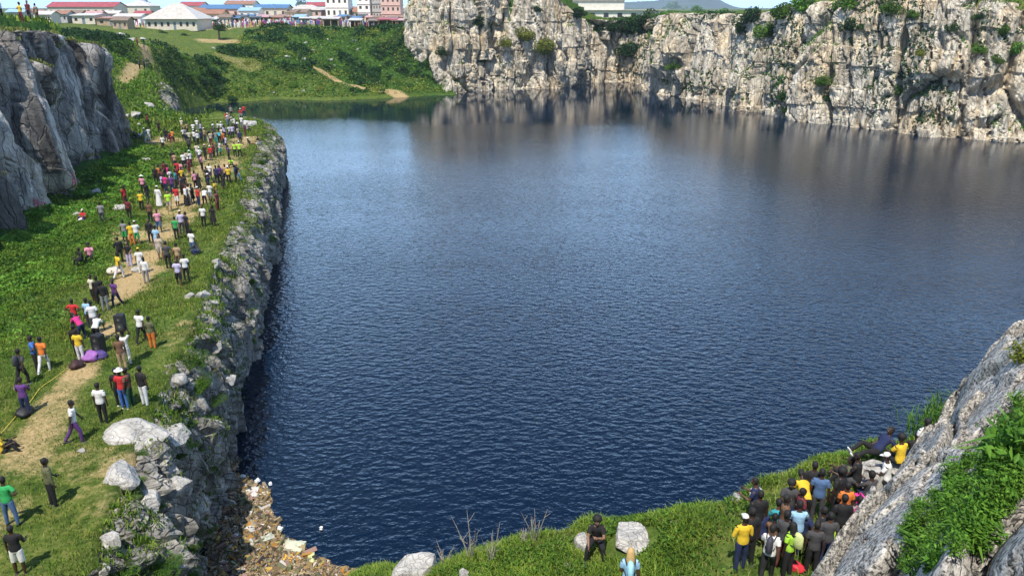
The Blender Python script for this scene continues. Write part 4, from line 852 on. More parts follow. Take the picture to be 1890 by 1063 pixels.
building('apartment_block', 672, 30, 330, 22, 3.1, .3, 9, 'white', 'zinc', 'white narrow apartment block with several storeys', kind='flat', nwin=2, storeys=5, cat='building', door=False)
building('apartment_block', 694, 30, 332, 20, 3.1, .3, 9, 'grey', 'dark', 'dark grey apartment block with rows of windows', kind='flat', nwin=4, storeys=5, cat='building', door=False)
building('apartment_block', 722, 36, 318, 34, 3.2, 1.6, 9, 'pink', 'blue', 'pink apartment block with a blue roof beside the rock headland', kind='gable', nwin=4, storeys=3, cat='building')
building('house', 590, 8, 450, 50, 5, 2, 12, 'cream', 'red', 'far house with red roof behind the market stalls', kind='gable', nwin=3)
building('house', 440, 6, 480, 50, 6, 2, 12, 'white', 'rust', 'far white house with a rusty roof behind the blue halls', kind='gable', nwin=3)
building('house', 350, 10, 440, 40, 5, 2, 12, 'white', 'red', 'far white house with red roof at the left of the market', kind='gable', nwin=3)
building('house', 250, 14, 400, 50, 5, 2.5, 12, 'cream', 'zinc', 'far cream house with zinc roof left behind the pyramid roof', kind='hip', nwin=3)
for i, (px, py, d, w_, wl, rf, l) in enumerate([(112,44,262,26,'grey','rust','grey block shack with rusty roof behind the tall cliff people'),(84,46,250,24,'cream','zinc','cream shack with zinc roof half hidden by the hill crest'),(135,34,300,30,'tan','brown','tan shack with a brown roof below the red roofed hall'),(172,34,300,26,'pink','pinkr','pink shack with faded pink roof below the red roofed hall'),
  (222,50,250,26,'mud','brown','brown mud hut nearest left of the pyramid roofed house'),(205,30,320,26,'grey','zinc','grey house with zinc roof right of the red roofed hall'),(262,30,330,26,'tan','red','tan house with small red roof behind the pyramid roofed house'),(372,44,275,18,'grey','rust','small grey hut right of the pyramid roofed house'),(415,40,290,20,'cream','brown','small cream hut with a brown roof left of the market'),(60,32,310,30,'white','rust','white house with rusty roof at the upper left edge'),(30,34,290,30,'grey','sky','grey house with pale blue roof at the upper left corner')]):
    building('house' if i > 6 else 'shed', px, py, d, w_, 2.7, 1.0, 5, wl, rf, l, kind='gable', nwin=3)
# market stalls, low, in rows along the bare ground
rt = random.Random(3); NM = ['zinc','rust','pinkr','blue','pale','sky','brown','dark','red']; NC = {'zinc':'zinc','rust':'rusty','pinkr':'faded pink','blue':'blue','pale':'pale','sky':'pale blue','brown':'brown','dark':'dark','red':'red'}
for i in range(27):
    px = 392+i*13.3+rt.uniform(-3,3); py = rt.choice([29,32,35]) + (6 if px > 640 else 0)
    rfk = NM[(i*4+i//5) % len(NM)]; 
    building('market_stall', px, py, 300+rt.uniform(-14,20), rt.uniform(13,19), 2.2, rt.uniform(.3,.8), 3.2, rt.choice(['mud','tan','pink','white','grey']), rfk,
      '%s roofed open market stall, number %s from the left behind the far bank' % (NC[rfk], ['one','two','three','four','five','six','seven','eight','nine','ten','eleven','twelve','thirteen','fourteen','fifteen','sixteen','seventeen','eighteen','nineteen','twenty','twenty-one','twenty-two','twenty-three','twenty-four','twenty-five','twenty-six','twenty-seven'][i]),
      cat='stall', kind='flat', nwin=2, rz=rt.uniform(-.2,.2), opening=True, group='market stalls behind the far bank', eave=.4)
for i, (px, py, w_, r_, l) in enumerate([(715,52,40,'red','red roofed shack at the foot of the rock headland'),(690,50,24,'brown','brown shack beside the red roofed one near the headland'),(735,54,26,'pinkr','pinkish shack tucked against the headland'),(610,38,34,'pale','pale stall nearest the far bank on the right'),(655,48,26,'zinc','zinc roofed stall above the bank right of the parked cars')]):
    building('market_stall', px, py, 268, w_*.8, 2.3, .5, 4, 'mud', r_, l, cat='stall', kind='flat', nwin=2, opening=True, group='shacks beside the headland', eave=.35)
wl_ = ['mud','tan','cream','grey','pink','white']; rl_ = ['rust','zinc','brown','rust','pinkr','zinc','brown']
for i in range(22):
    px = 338+i*17.5+rt.uniform(-5,5); py = rt.uniform(10,27); d = rt.uniform(345,400); rfk = rl_[(i*3+i//7)%7]
    building('house', px, py, d, rt.uniform(18,32), 3.0, rt.uniform(.8,1.8), 7, wl_[(i*5+i//6)%6], rfk, '%s roofed small house in the back row, %s from the left' % (NC[rfk], ['first','second','third','fourth','fifth','sixth','seventh','eighth','ninth','tenth','eleventh','twelfth','thirteenth','fourteenth','fifteenth','sixteenth','seventeenth','eighteenth','nineteenth','twentieth','twenty-first','twenty-second'][i]), kind='gable', nwin=3, rz=rt.uniform(-.35,.35), group='small houses behind the market')
# concrete building above the recess
t = empty('terraced_building', (31, 268, 18.0)); tag(t, 'long pale concrete building above the shaded recess of the wall', 'building')
add('wall', MB().box((0,0,1.6),(36,9,3.2)).mesh('wall', bmat('pale_concrete', (.74,.70,.60))), t)
add('upper_wall', MB().box((-6,.3,4.8),(22,8,2.8)).mesh('upper_wall', bmat('pale_concrete_upper', (.70,.66,.57))), t)
add('roof', MB().box((0,-.2,3.3),(37,10,.2)).mesh('roof', R_['pale']), t); add('roof', MB().box((-6,.2,6.3),(23,8.8,.2)).mesh('roof', R_['pale']), t)
for k in range(7): f = add('window', MB().box((-14+k*4.4,-4.52,1.8),(1.6,.1,1.3)).mesh('window', M['frame']), t); add('pane', MB().box((-14+k*4.4,-4.59,1.8),(1.4,.04,1.1)).mesh('pane', M['glass']), f)
# people of the market: only specks, nobody could count them
n = 900; xx = rng.uniform(-128, -45, n); yy = rng.uniform(266, 330, n); zz = height(xx, yy); V = []; F = []
for i in range(n):
    h = rng.uniform(1.4,1.8); a = rng.uniform(0,3.1); b = len(V); ca, sa = math.cos(a), math.sin(a)
    for (r_, r2, z) in ((.14,.1,0),(.2,.14,h*.5),(.26,.16,h*.80),(.1,.1,h*.84),(.11,.12,h*.93),(.05,.06,h)):
        for k in range(4): u = (1,-1,-1,1)[k]*r_; v = (1,1,-1,-1)[k]*r2; V.append((xx[i]+u*ca-v*sa, yy[i]+u*sa+v*ca, zz[i]+z))
    for q in range(5):
        for k in range(4): F.append((b+q*4+k, b+q*4+(k+1)%4, b+q*4+4+(k+1)%4, b+q*4+4+k))
m, tt_, bb = new_mat('far_crowd_clothes'); g = tt_.nodes.new('ShaderNodeNewGeometry'); r_ = tt_.nodes.new('ShaderNodeValToRGB'); r_.color_ramp.interpolation = 'CONSTANT'
cs = [(.7,.7,.7),(.5,.05,.05),(.05,.05,.08),(.08,.12,.4),(.6,.35,.1),(.75,.72,.65),(.35,.05,.25),(.05,.2,.1),(.8,.8,.8),(.3,.15,.1)]
while len(r_.color_ramp.elements) < len(cs): r_.color_ramp.elements.new(.5)
for i, c in enumerate(cs): r_.color_ramp.elements[i].position = i/len(cs); r_.color_ramp.elements[i].color = (*c, 1)
tt_.links.new(g.outputs['Random Per Island'], r_.inputs[0]); tt_.links.new(r_.outputs[0], bb.inputs['Base Color'])
tag(add('market_crowd', mesh_np('market_crowd', V, F, [m])), kind='stuff')
# parked cars
CARP = {}
def make_car(p, rz, col, label, van=False):
    t = empty('parked_car', p, rz); tag(t, label, 'van' if van else 'car', 'vehicles parked by the town'); L, Wd = (4.6,1.9) if van else (4.3,1.75)
    prof = [(-L/2,.35),(-L/2,.85),(-L*.47,1.0 if not van else 1.9),(-L*.30,1.42 if not van else 1.98),(L*.10,1.45 if not van else 1.95),(L*.27,.98 if not van else 1.15),(L*.47,.82),(L/2,.6),(L/2,.35)]
    m = MB(); n = len(prof); vs = []
    for sy in (-1, 1):
        for (x, z) in prof: vs.append((x, sy*Wd/2*(1 if z < 1 else .84), z))
    m.poly(vs, [tuple(range(n)), tuple(range(2*n-1, n-1, -1))]+[(i, i+n, (i+1)%n+n, (i+1)%n) for i in range(n)]); add('body', m.mesh('body', simple('car_paint', col, .3, .05)), t)
    g = MB().box((-.25, 0, 1.18 if not van else 1.5), (L*.34, Wd*.9, .24 if not van else .4)).box((L*.17,0,1.2 if not van else 1.5),(.5,Wd*.72,.25)); add('windows', g.mesh('windows', M['glass']), t)
    for sx in (-1, 1):
        for sy in (-1, 1):
            wl = add('wheel', MB().tube([(sx*L*.31, sy*(Wd/2-.12), .32), (sx*L*.31, sy*(Wd/2+.04), .32)], .32, 14).mesh('wheel', simple('tyre', (.02,.02,.02), .9, .1)), t)
            add('rim', MB().tube([(sx*L*.31, sy*(Wd/2+.03), .32), (sx*L*.31, sy*(Wd/2+.055), .32)], .18, 10).mesh('rim', simple('wheel_rim', (.5,.5,.5), .4, .1, metal=.7)), wl)
    return t
for px, py, d, rz, col, l, v in [(534,39,285,.1,(.55,.58,.62),'silver car on the bare ground left of the white van',False),(548,40,283,.3,(.12,.2,.35),'dark blue car parked beside the silver car',False),(617,42,280,.2,(.75,.75,.75),'white van parked left of the dark car row',True),(638,40,285,1.2,(.05,.05,.06),'black car among the stalls near the white van',False),(660,38,288,.2,(.6,.6,.58),'pale grey car right of the black car',False),(580,38,290,2.9,(.5,.05,.05),'red car behind the bank in front of the stalls',False)]:
    q = PD(px, py, d); q.z = float(height(np.array([q.x]), np.array([q.y]))[0])-.02; make_car(q, rz, col, l, v)
# the blue mountain
xs = np.linspace(400, 2400, 130); ys = np.linspace(5200, 6800, 24); X, Y = np.meshgrid(xs, ys, indexing='ij'); x, y = X.ravel(), Y.ravel()
pk = PD(1285, -25, 6000); cx = pk.x
z = 175*np.exp(-(np.abs(x-cx+20)/170)**1.7) + 45*np.exp(-((x-cx+420)/260)**2) + fbm(N3(x,y)*.006, 4, 3)*16
z = z*np.exp(-((y-6000)/420)**2)
me = mesh_np('mountain', np.stack([x,y,z+12],1), grid_faces(130,24), [simple('forested_mountain', (.05,.085,.05), .95, .4, .004)], True); tag(add('mountain', me), kind='structure')
# yellow rope lying along the path
pts = []
for a, b in [(-30,835),(0,804),(30,770),(57,742),(75,718),(100,700),(122,684)]:
    h = hit(a, b, [0,1])
    if h: pts.append(h[0]+Vector((0,0,.05)))
def cr(pts, k=6):
    o = []
    for i in range(len(pts)-1):
        p0, p1, p2, p3 = pts[max(i-1,0)], pts[i], pts[i+1], pts[min(i+2,len(pts)-1)]
        for j in range(k): t = j/k; o.append(.5*((2*p1)+(p2-p0)*t+(2*p0-5*p1+4*p2-p3)*t*t+(3*p1-p0-3*p2+p3)*t**3))
    return o+[pts[-1]]
tag(add('rope', MB().tube(cr(pts), .016, 5).mesh('rope', simple('yellow_rope', (.60,.48,.08), .7, .1), True)), 'thin yellow rope lying along the left side of the path', 'rope')
# paint strokes on the tall cliff
def strokes(name, segs, col, label):
    t = None; mt = simple(name+'_paint', col, .8, .15)
    for s_ in segs:
        q = []
        for a, b in s_:
            h = hit(a, b, [5])
            if h: q.append(h[0]+h[1]*.012)
        q = [v for i, v in enumerate(q) if i == 0 or .02 < (v-q[i-1]).length < .9]
        if len(q) < 2: continue
        if t is None: t = empty(name, q[0]); tag(t, label, 'graffiti'); o0 = q[0].copy()
        add('stroke', MB().tube([v-o0 for v in q], .05, 5).mesh('stroke', mt), t)
def glyphs(cx, y0, y1, n, w_, seed):
    r = random.Random(seed); out = []; st = (y1-y0)/n
    for i in range(n):
        y = y0+i*st; a = [(cx-w_+r.uniform(-1,1), y+st*.1), (cx+w_, y+st*.1+r.uniform(-1,1)), (cx+w_*r.uniform(-.5,1), y+st*.5), (cx+w_, y+st*.8)]
        out.append(a); out.append([(cx-w_, y), (cx-w_+r.uniform(-1,1), y+st*.8)])
    return out
strokes('graffiti', glyphs(137, 318, 346, 5, 3.2, 1), (.55,.12,.16), 'column of illegible red lettering low on the tall cliff beside the dark cleft')
strokes('graffiti', glyphs(68, 368, 400, 5, 4.0, 2)+glyphs(80, 372, 398, 4, 3.5, 5), (.58,.14,.20), 'broad patch of illegible red lettering at the cliff foot near the left edge')

# thin air between here and the mountain
hb = MB().box((0, 5900, 265), (18100, 12400, 590)); hm_ = bpy.data.materials.new('thin_haze'); hm_.use_nodes = True; ht = hm_.node_tree; ht.nodes.remove(ht.nodes['Principled BSDF'])
pv = ht.nodes.new('ShaderNodeVolumePrincipled'); pv.inputs['Color'].default_value = (.72,.84,1,1); pv.inputs['Density'].default_value = 1.3e-4; pv.inputs['Anisotropy'].default_value = .2
ht.links.new(pv.outputs[0], ht.nodes['Material Output'].inputs['Volume']); tag(add('haze', hb.mesh('haze', hm_)), kind='stuff')

# ================================================================ PEOPLE
def ell_tube(m, pts, radii, n=14):
    """closed lofted tube; radii = (across, fore-aft); pts run roughly vertically or along a limb"""
    P = [Vector(p) for p in pts]; rings = []
    for i, p in enumerate(P):
        t = (P[min(i+1,len(P)-1)]-P[max(i-1,0)]).normalized()
        x = Vector((1,0,0)); x = (x - t*x.dot(t))
        if x.length < .2: x = Vector((0,0,1)) - t*t.z
        x.normalize(); y = t.cross(x); a, b = radii[i] if isinstance(radii[i], tuple) else (radii[i], radii[i])
        rings.append([p+x*math.cos(2*math.pi*k/n)*a+y*math.sin(2*math.pi*k/n)*b for k in range(n)])
    vs = [q for r in rings for q in r]; L = len(P); fs = [(i*n+k, i*n+(k+1)%n, (i+1)*n+(k+1)%n, (i+1)*n+k) for i in range(L-1) for k in range(n)]
    e0 = P[0]-(P[1]-P[0]).normalized()*.3*min(rings[0][0].lerp(rings[0][n//2], .5).xyz.length*0+ (rings[0][0]-P[0]).length, .1); e1 = P[-1]+(P[-1]-P[-2]).normalized()*.3*(rings[-1][0]-P[-1]).length
    vs += [e0, e1]; fs += [(k, L*n, (k+1)%n)[::-1] for k in range(n)] + [((L-1)*n+k, (L-1)*n+(k+1)%n, L*n+1) for k in range(n)]
    m.poly(vs, fs)
def ball(m, c, r, n=10):
    c = Vector(c); zs = [-.97,-.7,-.25,.25,.7,.97]; pts = [c+Vector((0,0,z*r[2])) for z in zs]
    rad = [(r[0]*math.sqrt(1-z*z), r[1]*math.sqrt(1-z*z)) for z in zs]
    vs = []; 
    for p, (a, b) in zip(pts, rad): vs += [p+Vector((math.cos(2*math.pi*k/n)*a, math.sin(2*math.pi*k/n)*b, 0)) for k in range(n)]
    fs = [(i*n+k, i*n+(k+1)%n, (i+1)*n+(k+1)%n, (i+1)*n+k) for i in range(5) for k in range(n)] + [tuple(range(n))[::-1], tuple(5*n+k for k in range(n))]
    m.poly(vs, fs)
def fuse(name, m, voxel, ratio, mats, smooth=True):
    me = m.mesh(name); o = bpy.data.objects.new('tmp', me); link(o)
    r = o.modifiers.new('r', 'REMESH'); r.mode = 'VOXEL'; r.voxel_size = voxel
    s = o.modifiers.new('s', 'SMOOTH'); s.iterations = 2; s.factor = .5
    d = o.modifiers.new('d', 'DECIMATE'); d.ratio = ratio
    dg = bpy.context.evaluated_depsgraph_get(); out = bpy.data.meshes.new_from_object(o.evaluated_get(dg)); out.name = name
    bpy.data.objects.remove(o); bpy.data.meshes.remove(me)
    out.materials.clear()
    for q in mats: out.materials.append(q)
    out.polygons.foreach_set('use_smooth', [smooth]*len(out.polygons)); return out
def V3(a): return Vector(a)
SKIN = []
for i, c in enumerate([(.055,.028,.017), (.10,.052,.030), (.24,.13,.08), (.035,.019,.013)]):
    m, t, b = new_mat('skin_tone'); b.inputs['Base Color'].default_value = (*c, 1); b.inputs['Roughness'].default_value = .5; SKIN.append(m)
M['eye'] = simple('eye_white', (.75,.72,.68), .3, .02); M['hair'] = simple('black_hair', (.010,.009,.009), .75, .2, 30); M['blond'] = simple('blond_braids', (.50,.34,.14), .7, .25, 30); M['brownhair'] = simple('brown_hair', (.10,.05,.03), .7, .25, 30)
def hand(m, w, d, side, curl=.35):
    """palm, four fingers of unequal length and a thumb on the side"""
    d = d.normalized(); f = Vector((0,1,0)); f = (f-d*f.dot(d)); f = f.normalized() if f.length > .1 else Vector((0,0,1)); inn = d.cross(f)*side*-1
    palm = w+d*.075; ell_tube(m, [w, w+d*.03, palm, w+d*.092], [(.024,.018),(.026,.030),(.017,.042),(.014,.040)], 8)
    for k, (off, ln) in enumerate(((.036,.068),(.013,.078),(-.012,.072),(-.036,.056))):
        b = w+d*.085+f*off; k1 = b+d*ln*.5+f*off*.28; k2 = k1+(d*(1-curl)+inn*curl).normalized()*ln*.5+f*off*.12
        m.tube([b, k1, k2], [.0095,.0088,.007], 6)
    b = w+d*.03+f*.03; m.tube([b, b+f*.032+d*.022+inn*.01, b+f*.045+d*.055+inn*.018], [.012,.0105,.008], 6)
BOD = {}
def build_pose(key, P):
    """P: pelvis height, torso direction, head tilt, arms and legs as direction vectors (x = own right, y = forward, z = up)"""
    pel = V3((0,0,P['pel'])); up = V3(P.get('up', (0,0,1))).normalized(); sz = P.get('fem', 0)
    side = V3((1,0,0)); ch = pel+up*.34; nk = pel+up*.50; hd = V3(P.get('hup', tuple(up))).normalized(); fw = side.cross(up)*-1
    fw = up.cross(side)                                                       # forward of the chest
    head = nk+hd*.165+V3((0,.015,0)); shw = .175-.02*sz
    B = MB(); SHM = MB(); TR = MB()
    ell_tube(B, [pel-up*.06, pel+up*.04, pel+up*.16, pel+up*.26, pel+up*.38, pel+up*.455, nk], [(.13+.015*sz,.10),(.148+.015*sz,.105),(.118-.008*sz,.085),(.135,.098),(.158-.01*sz,.105),(.12,.075),(.058,.055)])
    ell_tube(B, [nk-up*.03, nk+hd*.05, nk+hd*.10], [(.058,.058),(.052,.055),(.05,.056)], 10)
    # head: skull, jaw, brow, nose, ears
    hf = hd.cross(side)*-1; hf = V3((0,1,0)) if hf.length < .1 else hf.normalized()
    if hf.y < 0: hf = -hf
    ell_tube(B, [head-hd*.115+hf*.035, head-hd*.075+hf*.022, head-hd*.02, head+hd*.04, head+hd*.085, head+hd*.113], [(.034,.032),(.055,.068),(.070,.088),(.074,.095),(.058,.074),(.026,.032)], 14)
    B.tube([head+hf*.088+hd*.018, head+hf*.107-hd*.020, head+hf*.094-hd*.036], [.010,.016,.012], 6)      # nose
    B.tube([head+hf*.085+hd*.030-side*.045, head+hf*.097+hd*.034, head+hf*.085+hd*.030+side*.045], [.008,.010,.008], 6)   # brow
    B.tube([head+hf*.080-hd*.062-side*.022, head+hf*.092-hd*.062, head+hf*.080-hd*.062+side*.022], [.006,.011,.006], 6)   # lips
    for s in (-1, 1): ball(B, head+side*s*.074-hd*.005, (.010,.018,.028), 7)
    ell_tube(SHM, [pel-up*.055, pel+up*.05, pel+up*.17, pel+up*.27, pel+up*.39, pel+up*.462, pel+up*.485], [(.158+.01*sz,.125),(.163,.125),(.142-.015*sz,.108),(.155,.118),(.176-.01*sz,.122),(.136,.092),(.078,.072)])
    ell_tube(TR, [pel-up*.10, pel-up*.02, pel+up*.06], [(.135,.112),(.160+.01*sz,.122),(.150,.115)])
    shoe = []; 
    for s, k in ((-1,'L'), (1,'R')):
        sh = nk-up*.07+side*s*shw; ua = V3(P['a'+k][0]).normalized(); la = V3(P['a'+k][1]).normalized()
        if s < 0: ua.x = -ua.x; la.x = -la.x
        el = sh+ua*.28; wr = el+la*.245
        ell_tube(B, [sh-ua*.02+V3((0,0,.0)), sh+ua*.06, sh+ua*.16, el, el+la*.07, el+la*.16, wr], [.050,.052,.045,.038,.040,.033,.024], 9)
        hand(B, wr, la, s, P.get('curl', .4))
        sl = P.get('sleeve', .17); q = [sh-ua*.03-V3((s*.03,0,0)), sh+ua*.05, sh+ua*sl] + ([el, el+la*.1, wr-la*.02] if P.get('long') else [])
        ell_tube(SHM, q, [.058,.066,.062]+([.052,.050,.040] if P.get('long') else []), 9)
        hip = pel-up*.05+side*s*.085; ul = V3(P['l'+k][0]).normalized(); ll = V3(P['l'+k][1]).normalized()
        if s < 0: ul.x = -ul.x; ll.x = -ll.x
        kn = hip+ul*.42; an = kn+ll*.40; fd = V3(P.get('foot', (0.12*s,1,0))).normalized()
        ell_tube(B, [hip, hip+ul*.12, hip+ul*.28, kn, kn+ll*.12, kn+ll*.28, an], [(.082,.088),(.080,.085),(.066,.068),(.050,.052),(.053,.058),(.040,.042),(.032,.036)], 10)
        ell_tube(B, [an-fd*.05-V3((0,0,.035)), an+fd*.04-V3((0,0,.04)), an+fd*.13-V3((0,0,.055)), an+fd*.18-V3((0,0,.06))], [(.030,.030),(.034,.032),(.040,.022),(.032,.015)], 8)
        if P.get('shorts'): ell_tube(TR, [hip, hip+ul*.12, hip+ul*.28, kn-ul*.02], [(.093,.1),(.096,.1),(.09,.09),(.086,.086)], 10)
        else: ell_tube(TR, [hip, hip+ul*.12, hip+ul*.28, kn, kn+ll*.12, kn+ll*.28, an-ll*.02], [(.093,.1),(.090,.096),(.078,.08),(.064,.066),(.062,.066),(.054,.056),(.050,.052)], 10)
        S = MB(); ell_tube(S, [an-fd*.075-V3((0,0,.045)), an-fd*.02-V3((0,0,.03)), an+fd*.06-V3((0,0,.045)), an+fd*.14-V3((0,0,.058)), an+fd*.20-V3((0,0,.062))], [(.034,.034),(.040,.044),(.044,.038),(.048,.026),(.036,.018)], 10); shoe.append(S.mesh('shoe', None, True))
    if P.get('robe'):
        TR = MB(); ell_tube(TR, [pel-V3((0,0,.78)), pel-V3((0,0,.45)), pel, pel+up*.06], [(.27,.23),(.22,.19),(.165,.13),(.15,.12)])
    if P.get('skirt'):
        TR = MB(); ell_tube(TR, [pel-V3((0,0,.48)), pel-V3((0,0,.25)), pel, pel+up*.06], [(.24,.20),(.21,.17),(.168,.13),(.15,.12)])
    body = fuse('body', B, .0085, .16, [SKIN[0]])
    # eyes and lids are set into the face
    E = MB()
    for s in (-1, 1): ball(E, head+hf*.086+side*s*.030+hd*.008, (.011,.007,.008), 6)
    sh_ = fuse('shirt', SHM, .014, .30, [M['hair']]); tr_ = fuse('trousers', TR, .014, .30, [M['hair']])
    H = MB(); ell_tube(H, [head-hf*.028-hd*.07, head-hf*.03-hd*.01, head-hf*.022+hd*.045, head-hf*.012+hd*.10, head-hf*.01+hd*.128], [(.058,.050),(.080,.080),(.083,.094),(.066,.078),(.026,.032)], 12)
    HL = MB(); ell_tube(HL, [head-hf*.10-hd*.36, head-hf*.085-hd*.22, head-hf*.06-hd*.08, head-hf*.022+hd*.045, head-hf*.012+hd*.10, head-hf*.01+hd*.132], [(.075,.035),(.105,.05),(.100,.075),(.088,.098),(.068,.080),(.026,.034)], 12)
    AF = MB(); ball(AF, head-hf*.03+hd*.055, (.125,.125,.115), 12)
    CP = MB(); ell_tube(CP, [head-hf*.012+hd*.035, head-hf*.012+hd*.08, head-hf*.01+hd*.12, head-hf*.01+hd*.14], [(.086,.100),(.084,.098),(.062,.074),(.02,.024)], 12); ell_tube(CP, [head+hf*.06+hd*.045, head+hf*.12+hd*.048, head+hf*.165+hd*.038], [(.07,.010),(.065,.008),(.04,.006)], 8)
    HT = MB(); ell_tube(HT, [head-hf*.01+hd*.045, head-hf*.01+hd*.055], [(.18,.19),(.175,.185)], 18); ell_tube(HT, [head-hf*.01+hd*.05, head-hf*.01+hd*.12, head-hf*.01+hd*.155], [(.092,.104),(.082,.092),(.05,.055)], 12)
    BOD[key] = dict(body=body, eye=E.mesh('eyes', M['eye'], True), shirt=sh_, trousers=tr_, shoe=shoe, hair=H.mesh('hair', M['hair'], True), long=HL.mesh('hair', M['hair'], True), afro=AF.mesh('hair', M['hair'], True), cap=fuse('cap', CP, .008, .4, [M['eye']]), hat=fuse('hat', HT, .008, .4, [M['eye']]), head=head, nk=nk, ch=ch, up=up)
    for k in ('hair','long','afro'): BOD[key][k].materials[0] = M['hair']
LST = [(.05,.03,-1),(-.02,.02,-1)]; LSR = [(.06,-.02,-1),(.02,-.04,-1)]
D = lambda a, b: [a, b]
ARM = [(.16,.02,-1),(.05,.18,-1)]
build_pose('stand', dict(pel=.90, aL=ARM, aR=[(.18,-.05,-1),(.04,.15,-1)], lL=LST, lR=LSR))
build_pose('standlong', dict(pel=.90, aL=[(.3,.1,-1),(-.35,.7,-.5)], aR=ARM, lL=LSR, lR=LST, long=1))
build_pose('hips', dict(pel=.90, up=(0,.04,1), aL=[(.75,-.25,-.8),(-.75,.35,-.35)], aR=[(.75,-.2,-.8),(-.75,.3,-.4)], lL=[(.14,.02,-1),(.05,.0,-1)], lR=[(.16,.02,-1),(.05,-.03,-1)]))
build_pose('phone', dict(pel=.90, up=(0,.03,1), hup=(0,.22,1), aL=[(.2,.35,-1),(-.3,.95,.25)], aR=[(.2,.4,-1),(-.3,.9,.35)], lL=LST, lR=LSR))
build_pose('walk', dict(pel=.88, up=(0,.07,1), aL=[(.12,.35,-1),(.0,.6,-1)], aR=[(.12,-.4,-1),(.02,-.1,-1)], lL=[(.03,-.38,-1),(.0,-.62,-1)], lR=[(.03,.42,-1),(0,.02,-1)]))
build_pose('shorts', dict(pel=.90, aL=ARM, aR=[(.25,.25,-1),(-.2,.85,-.2)], lL=[(.1,.06,-1),(.02,-.02,-1)], lR=LSR, shorts=1))
build_pose('female', dict(pel=.87, up=(0,.02,1), fem=1, aL=[(.14,.1,-1),(-.3,.7,-.6)], aR=ARM, lL=[(-.02,.04,-1),(.02,-.02,-1)], lR=[(.08,.02,-1),(-.02,-.06,-1)]))
build_pose('skirt', dict(pel=.87, fem=1, aL=ARM, aR=[(.2,.2,-1),(-.35,.75,-.5)], lL=LST, lR=LSR, skirt=1))
build_pose('robe', dict(pel=.90, aL=[(.22,.1,-1),(-.1,.4,-1)], aR=[(.22,0,-1),(0,.2,-1)], lL=LST, lR=LSR, robe=1, long=1))
build_pose('point', dict(pel=.90, aL=ARM, aR=[(.25,.9,.1),(.05,1,.15)], lL=[(.12,.05,-1),(.05,-.02,-1)], lR=LSR))
build_pose('bend', dict(pel=.84, up=(0,.75,.7), hup=(0,.9,.5), aL=[(.1,.3,-1),(0,.3,-1)], aR=[(.1,.35,-1),(0,.2,-1)], lL=[(.08,.22,-1),(.04,-.22,-1)], lR=[(.1,.18,-1),(.04,-.2,-1)]))
build_pose('carry', dict(pel=.90, aL=[(.45,.15,1),(-.25,.05,1)], aR=[(.45,.15,1),(-.25,.05,1)], lL=LST, lR=[(.04,.18,-1),(.0,-.1,-1)], curl=.1))
build_pose('sit', dict(pel=.40, up=(0,.10,1), hup=(0,.2,1), aL=[(.2,.55,-1),(-.25,.85,-.05)], aR=[(.2,.5,-1),(-.2,.9,-.15)], lL=[(.16,1,-.02),(.06,.02,-1)], lR=[(.2,1,.02),(.08,.1,-1)]))
build_pose('sitchin', dict(pel=.40, fem=1, up=(0,.28,1), hup=(0,.25,1), aL=[(.10,.62,-.8),(-.55,.45,.35)], aR=[(.25,.5,-1),(-.1,.85,-.35)], lL=[(.22,1,.02),(.08,-.05,-1)], lR=[(.30,1,.05),(.12,.05,-1)]))
build_pose('sitground', dict(pel=.10, up=(0,-.12,1), hup=(0,.12,1), aL=[(.2,.7,-.7),(-.2,.9,.25)], aR=[(.2,.7,-.7),(-.2,.9,.2)], lL=[(.22,.75,.75),(.05,.62,-.95)], lR=[(.2,.8,.68),(.05,.6,-.9)]))
build_pose('recline', dict(pel=.12, up=(0,-.62,.78), hup=(0,-.1,1), aL=[(.3,-.55,-.8),(.1,-.25,-1)], aR=[(.25,.3,-.8),(-.1,.9,-.3)], lL=[(.12,1,.18),(.03,1,-.25)], lR=[(.16,.9,.5),(.02,.85,-.6)], foot=(0,.5,.85)))
build_pose('crouch', dict(pel=.34, up=(0,.45,.9), hup=(0,.4,1), aL=[(.2,.7,-.6),(-.2,.7,-.6)], aR=[(.2,.6,-.7),(-.2,.8,-.4)], lL=[(.3,1,.18),(.0,-.55,-.85)], lR=[(.28,.95,-.1),(.0,-.35,-.95)]))
CLR = {'white':(.78,.77,.75),'black':(.012,.012,.014),'red':(.55,.025,.03),'maroon':(.16,.02,.03),'yellow':(.78,.52,.03),'orange':(.75,.20,.03),'lime':(.42,.75,.05),'green':(.03,.36,.10),'teal':(.03,.32,.36),'blue':(.05,.16,.50),'navy':(.015,.025,.09),
 'light blue':(.32,.55,.78),'grey':(.25,.25,.26),'dark grey':(.06,.06,.065),'pink':(.75,.30,.40),'magenta':(.62,.03,.22),'purple':(.12,.04,.20),'lavender':(.55,.50,.72),'tan':(.45,.30,.18),'brown':(.17,.09,.05),'cream':(.66,.60,.47),'denim':(.08,.15,.30),'olive':(.12,.13,.06),'dark green':(.02,.09,.05),'beige':(.50,.42,.32)}
FAB = {}
def fab(c):
    if c not in FAB:
        m, t, b = new_mat(c.replace(' ', '_')+'_cloth'); n = noise_n(t, 9, 5, .6); col = CLR[c]
        t.links.new(ramp(t, n, [(.3, tuple(x*.72 for x in col)), (.65, col)]), b.inputs['Base Color']); b.inputs['Roughness'].default_value = .85
        bp = nd(t, 'ShaderNodeBump', Strength=.5, Distance=.02); t.links.new(n, bp.inputs['Height']); t.links.new(bp.outputs[0], b.inputs['Normal']); FAB[c] = m
    return FAB[c]
rp_ = random.Random(11)
def part(name, me, root, mat=None):
    o = bpy.data.objects.new(name, me); link(o); o.parent = root
    if mat is not None: o.material_slots[0].link = 'OBJECT'; o.material_slots[0].material = mat
    return o
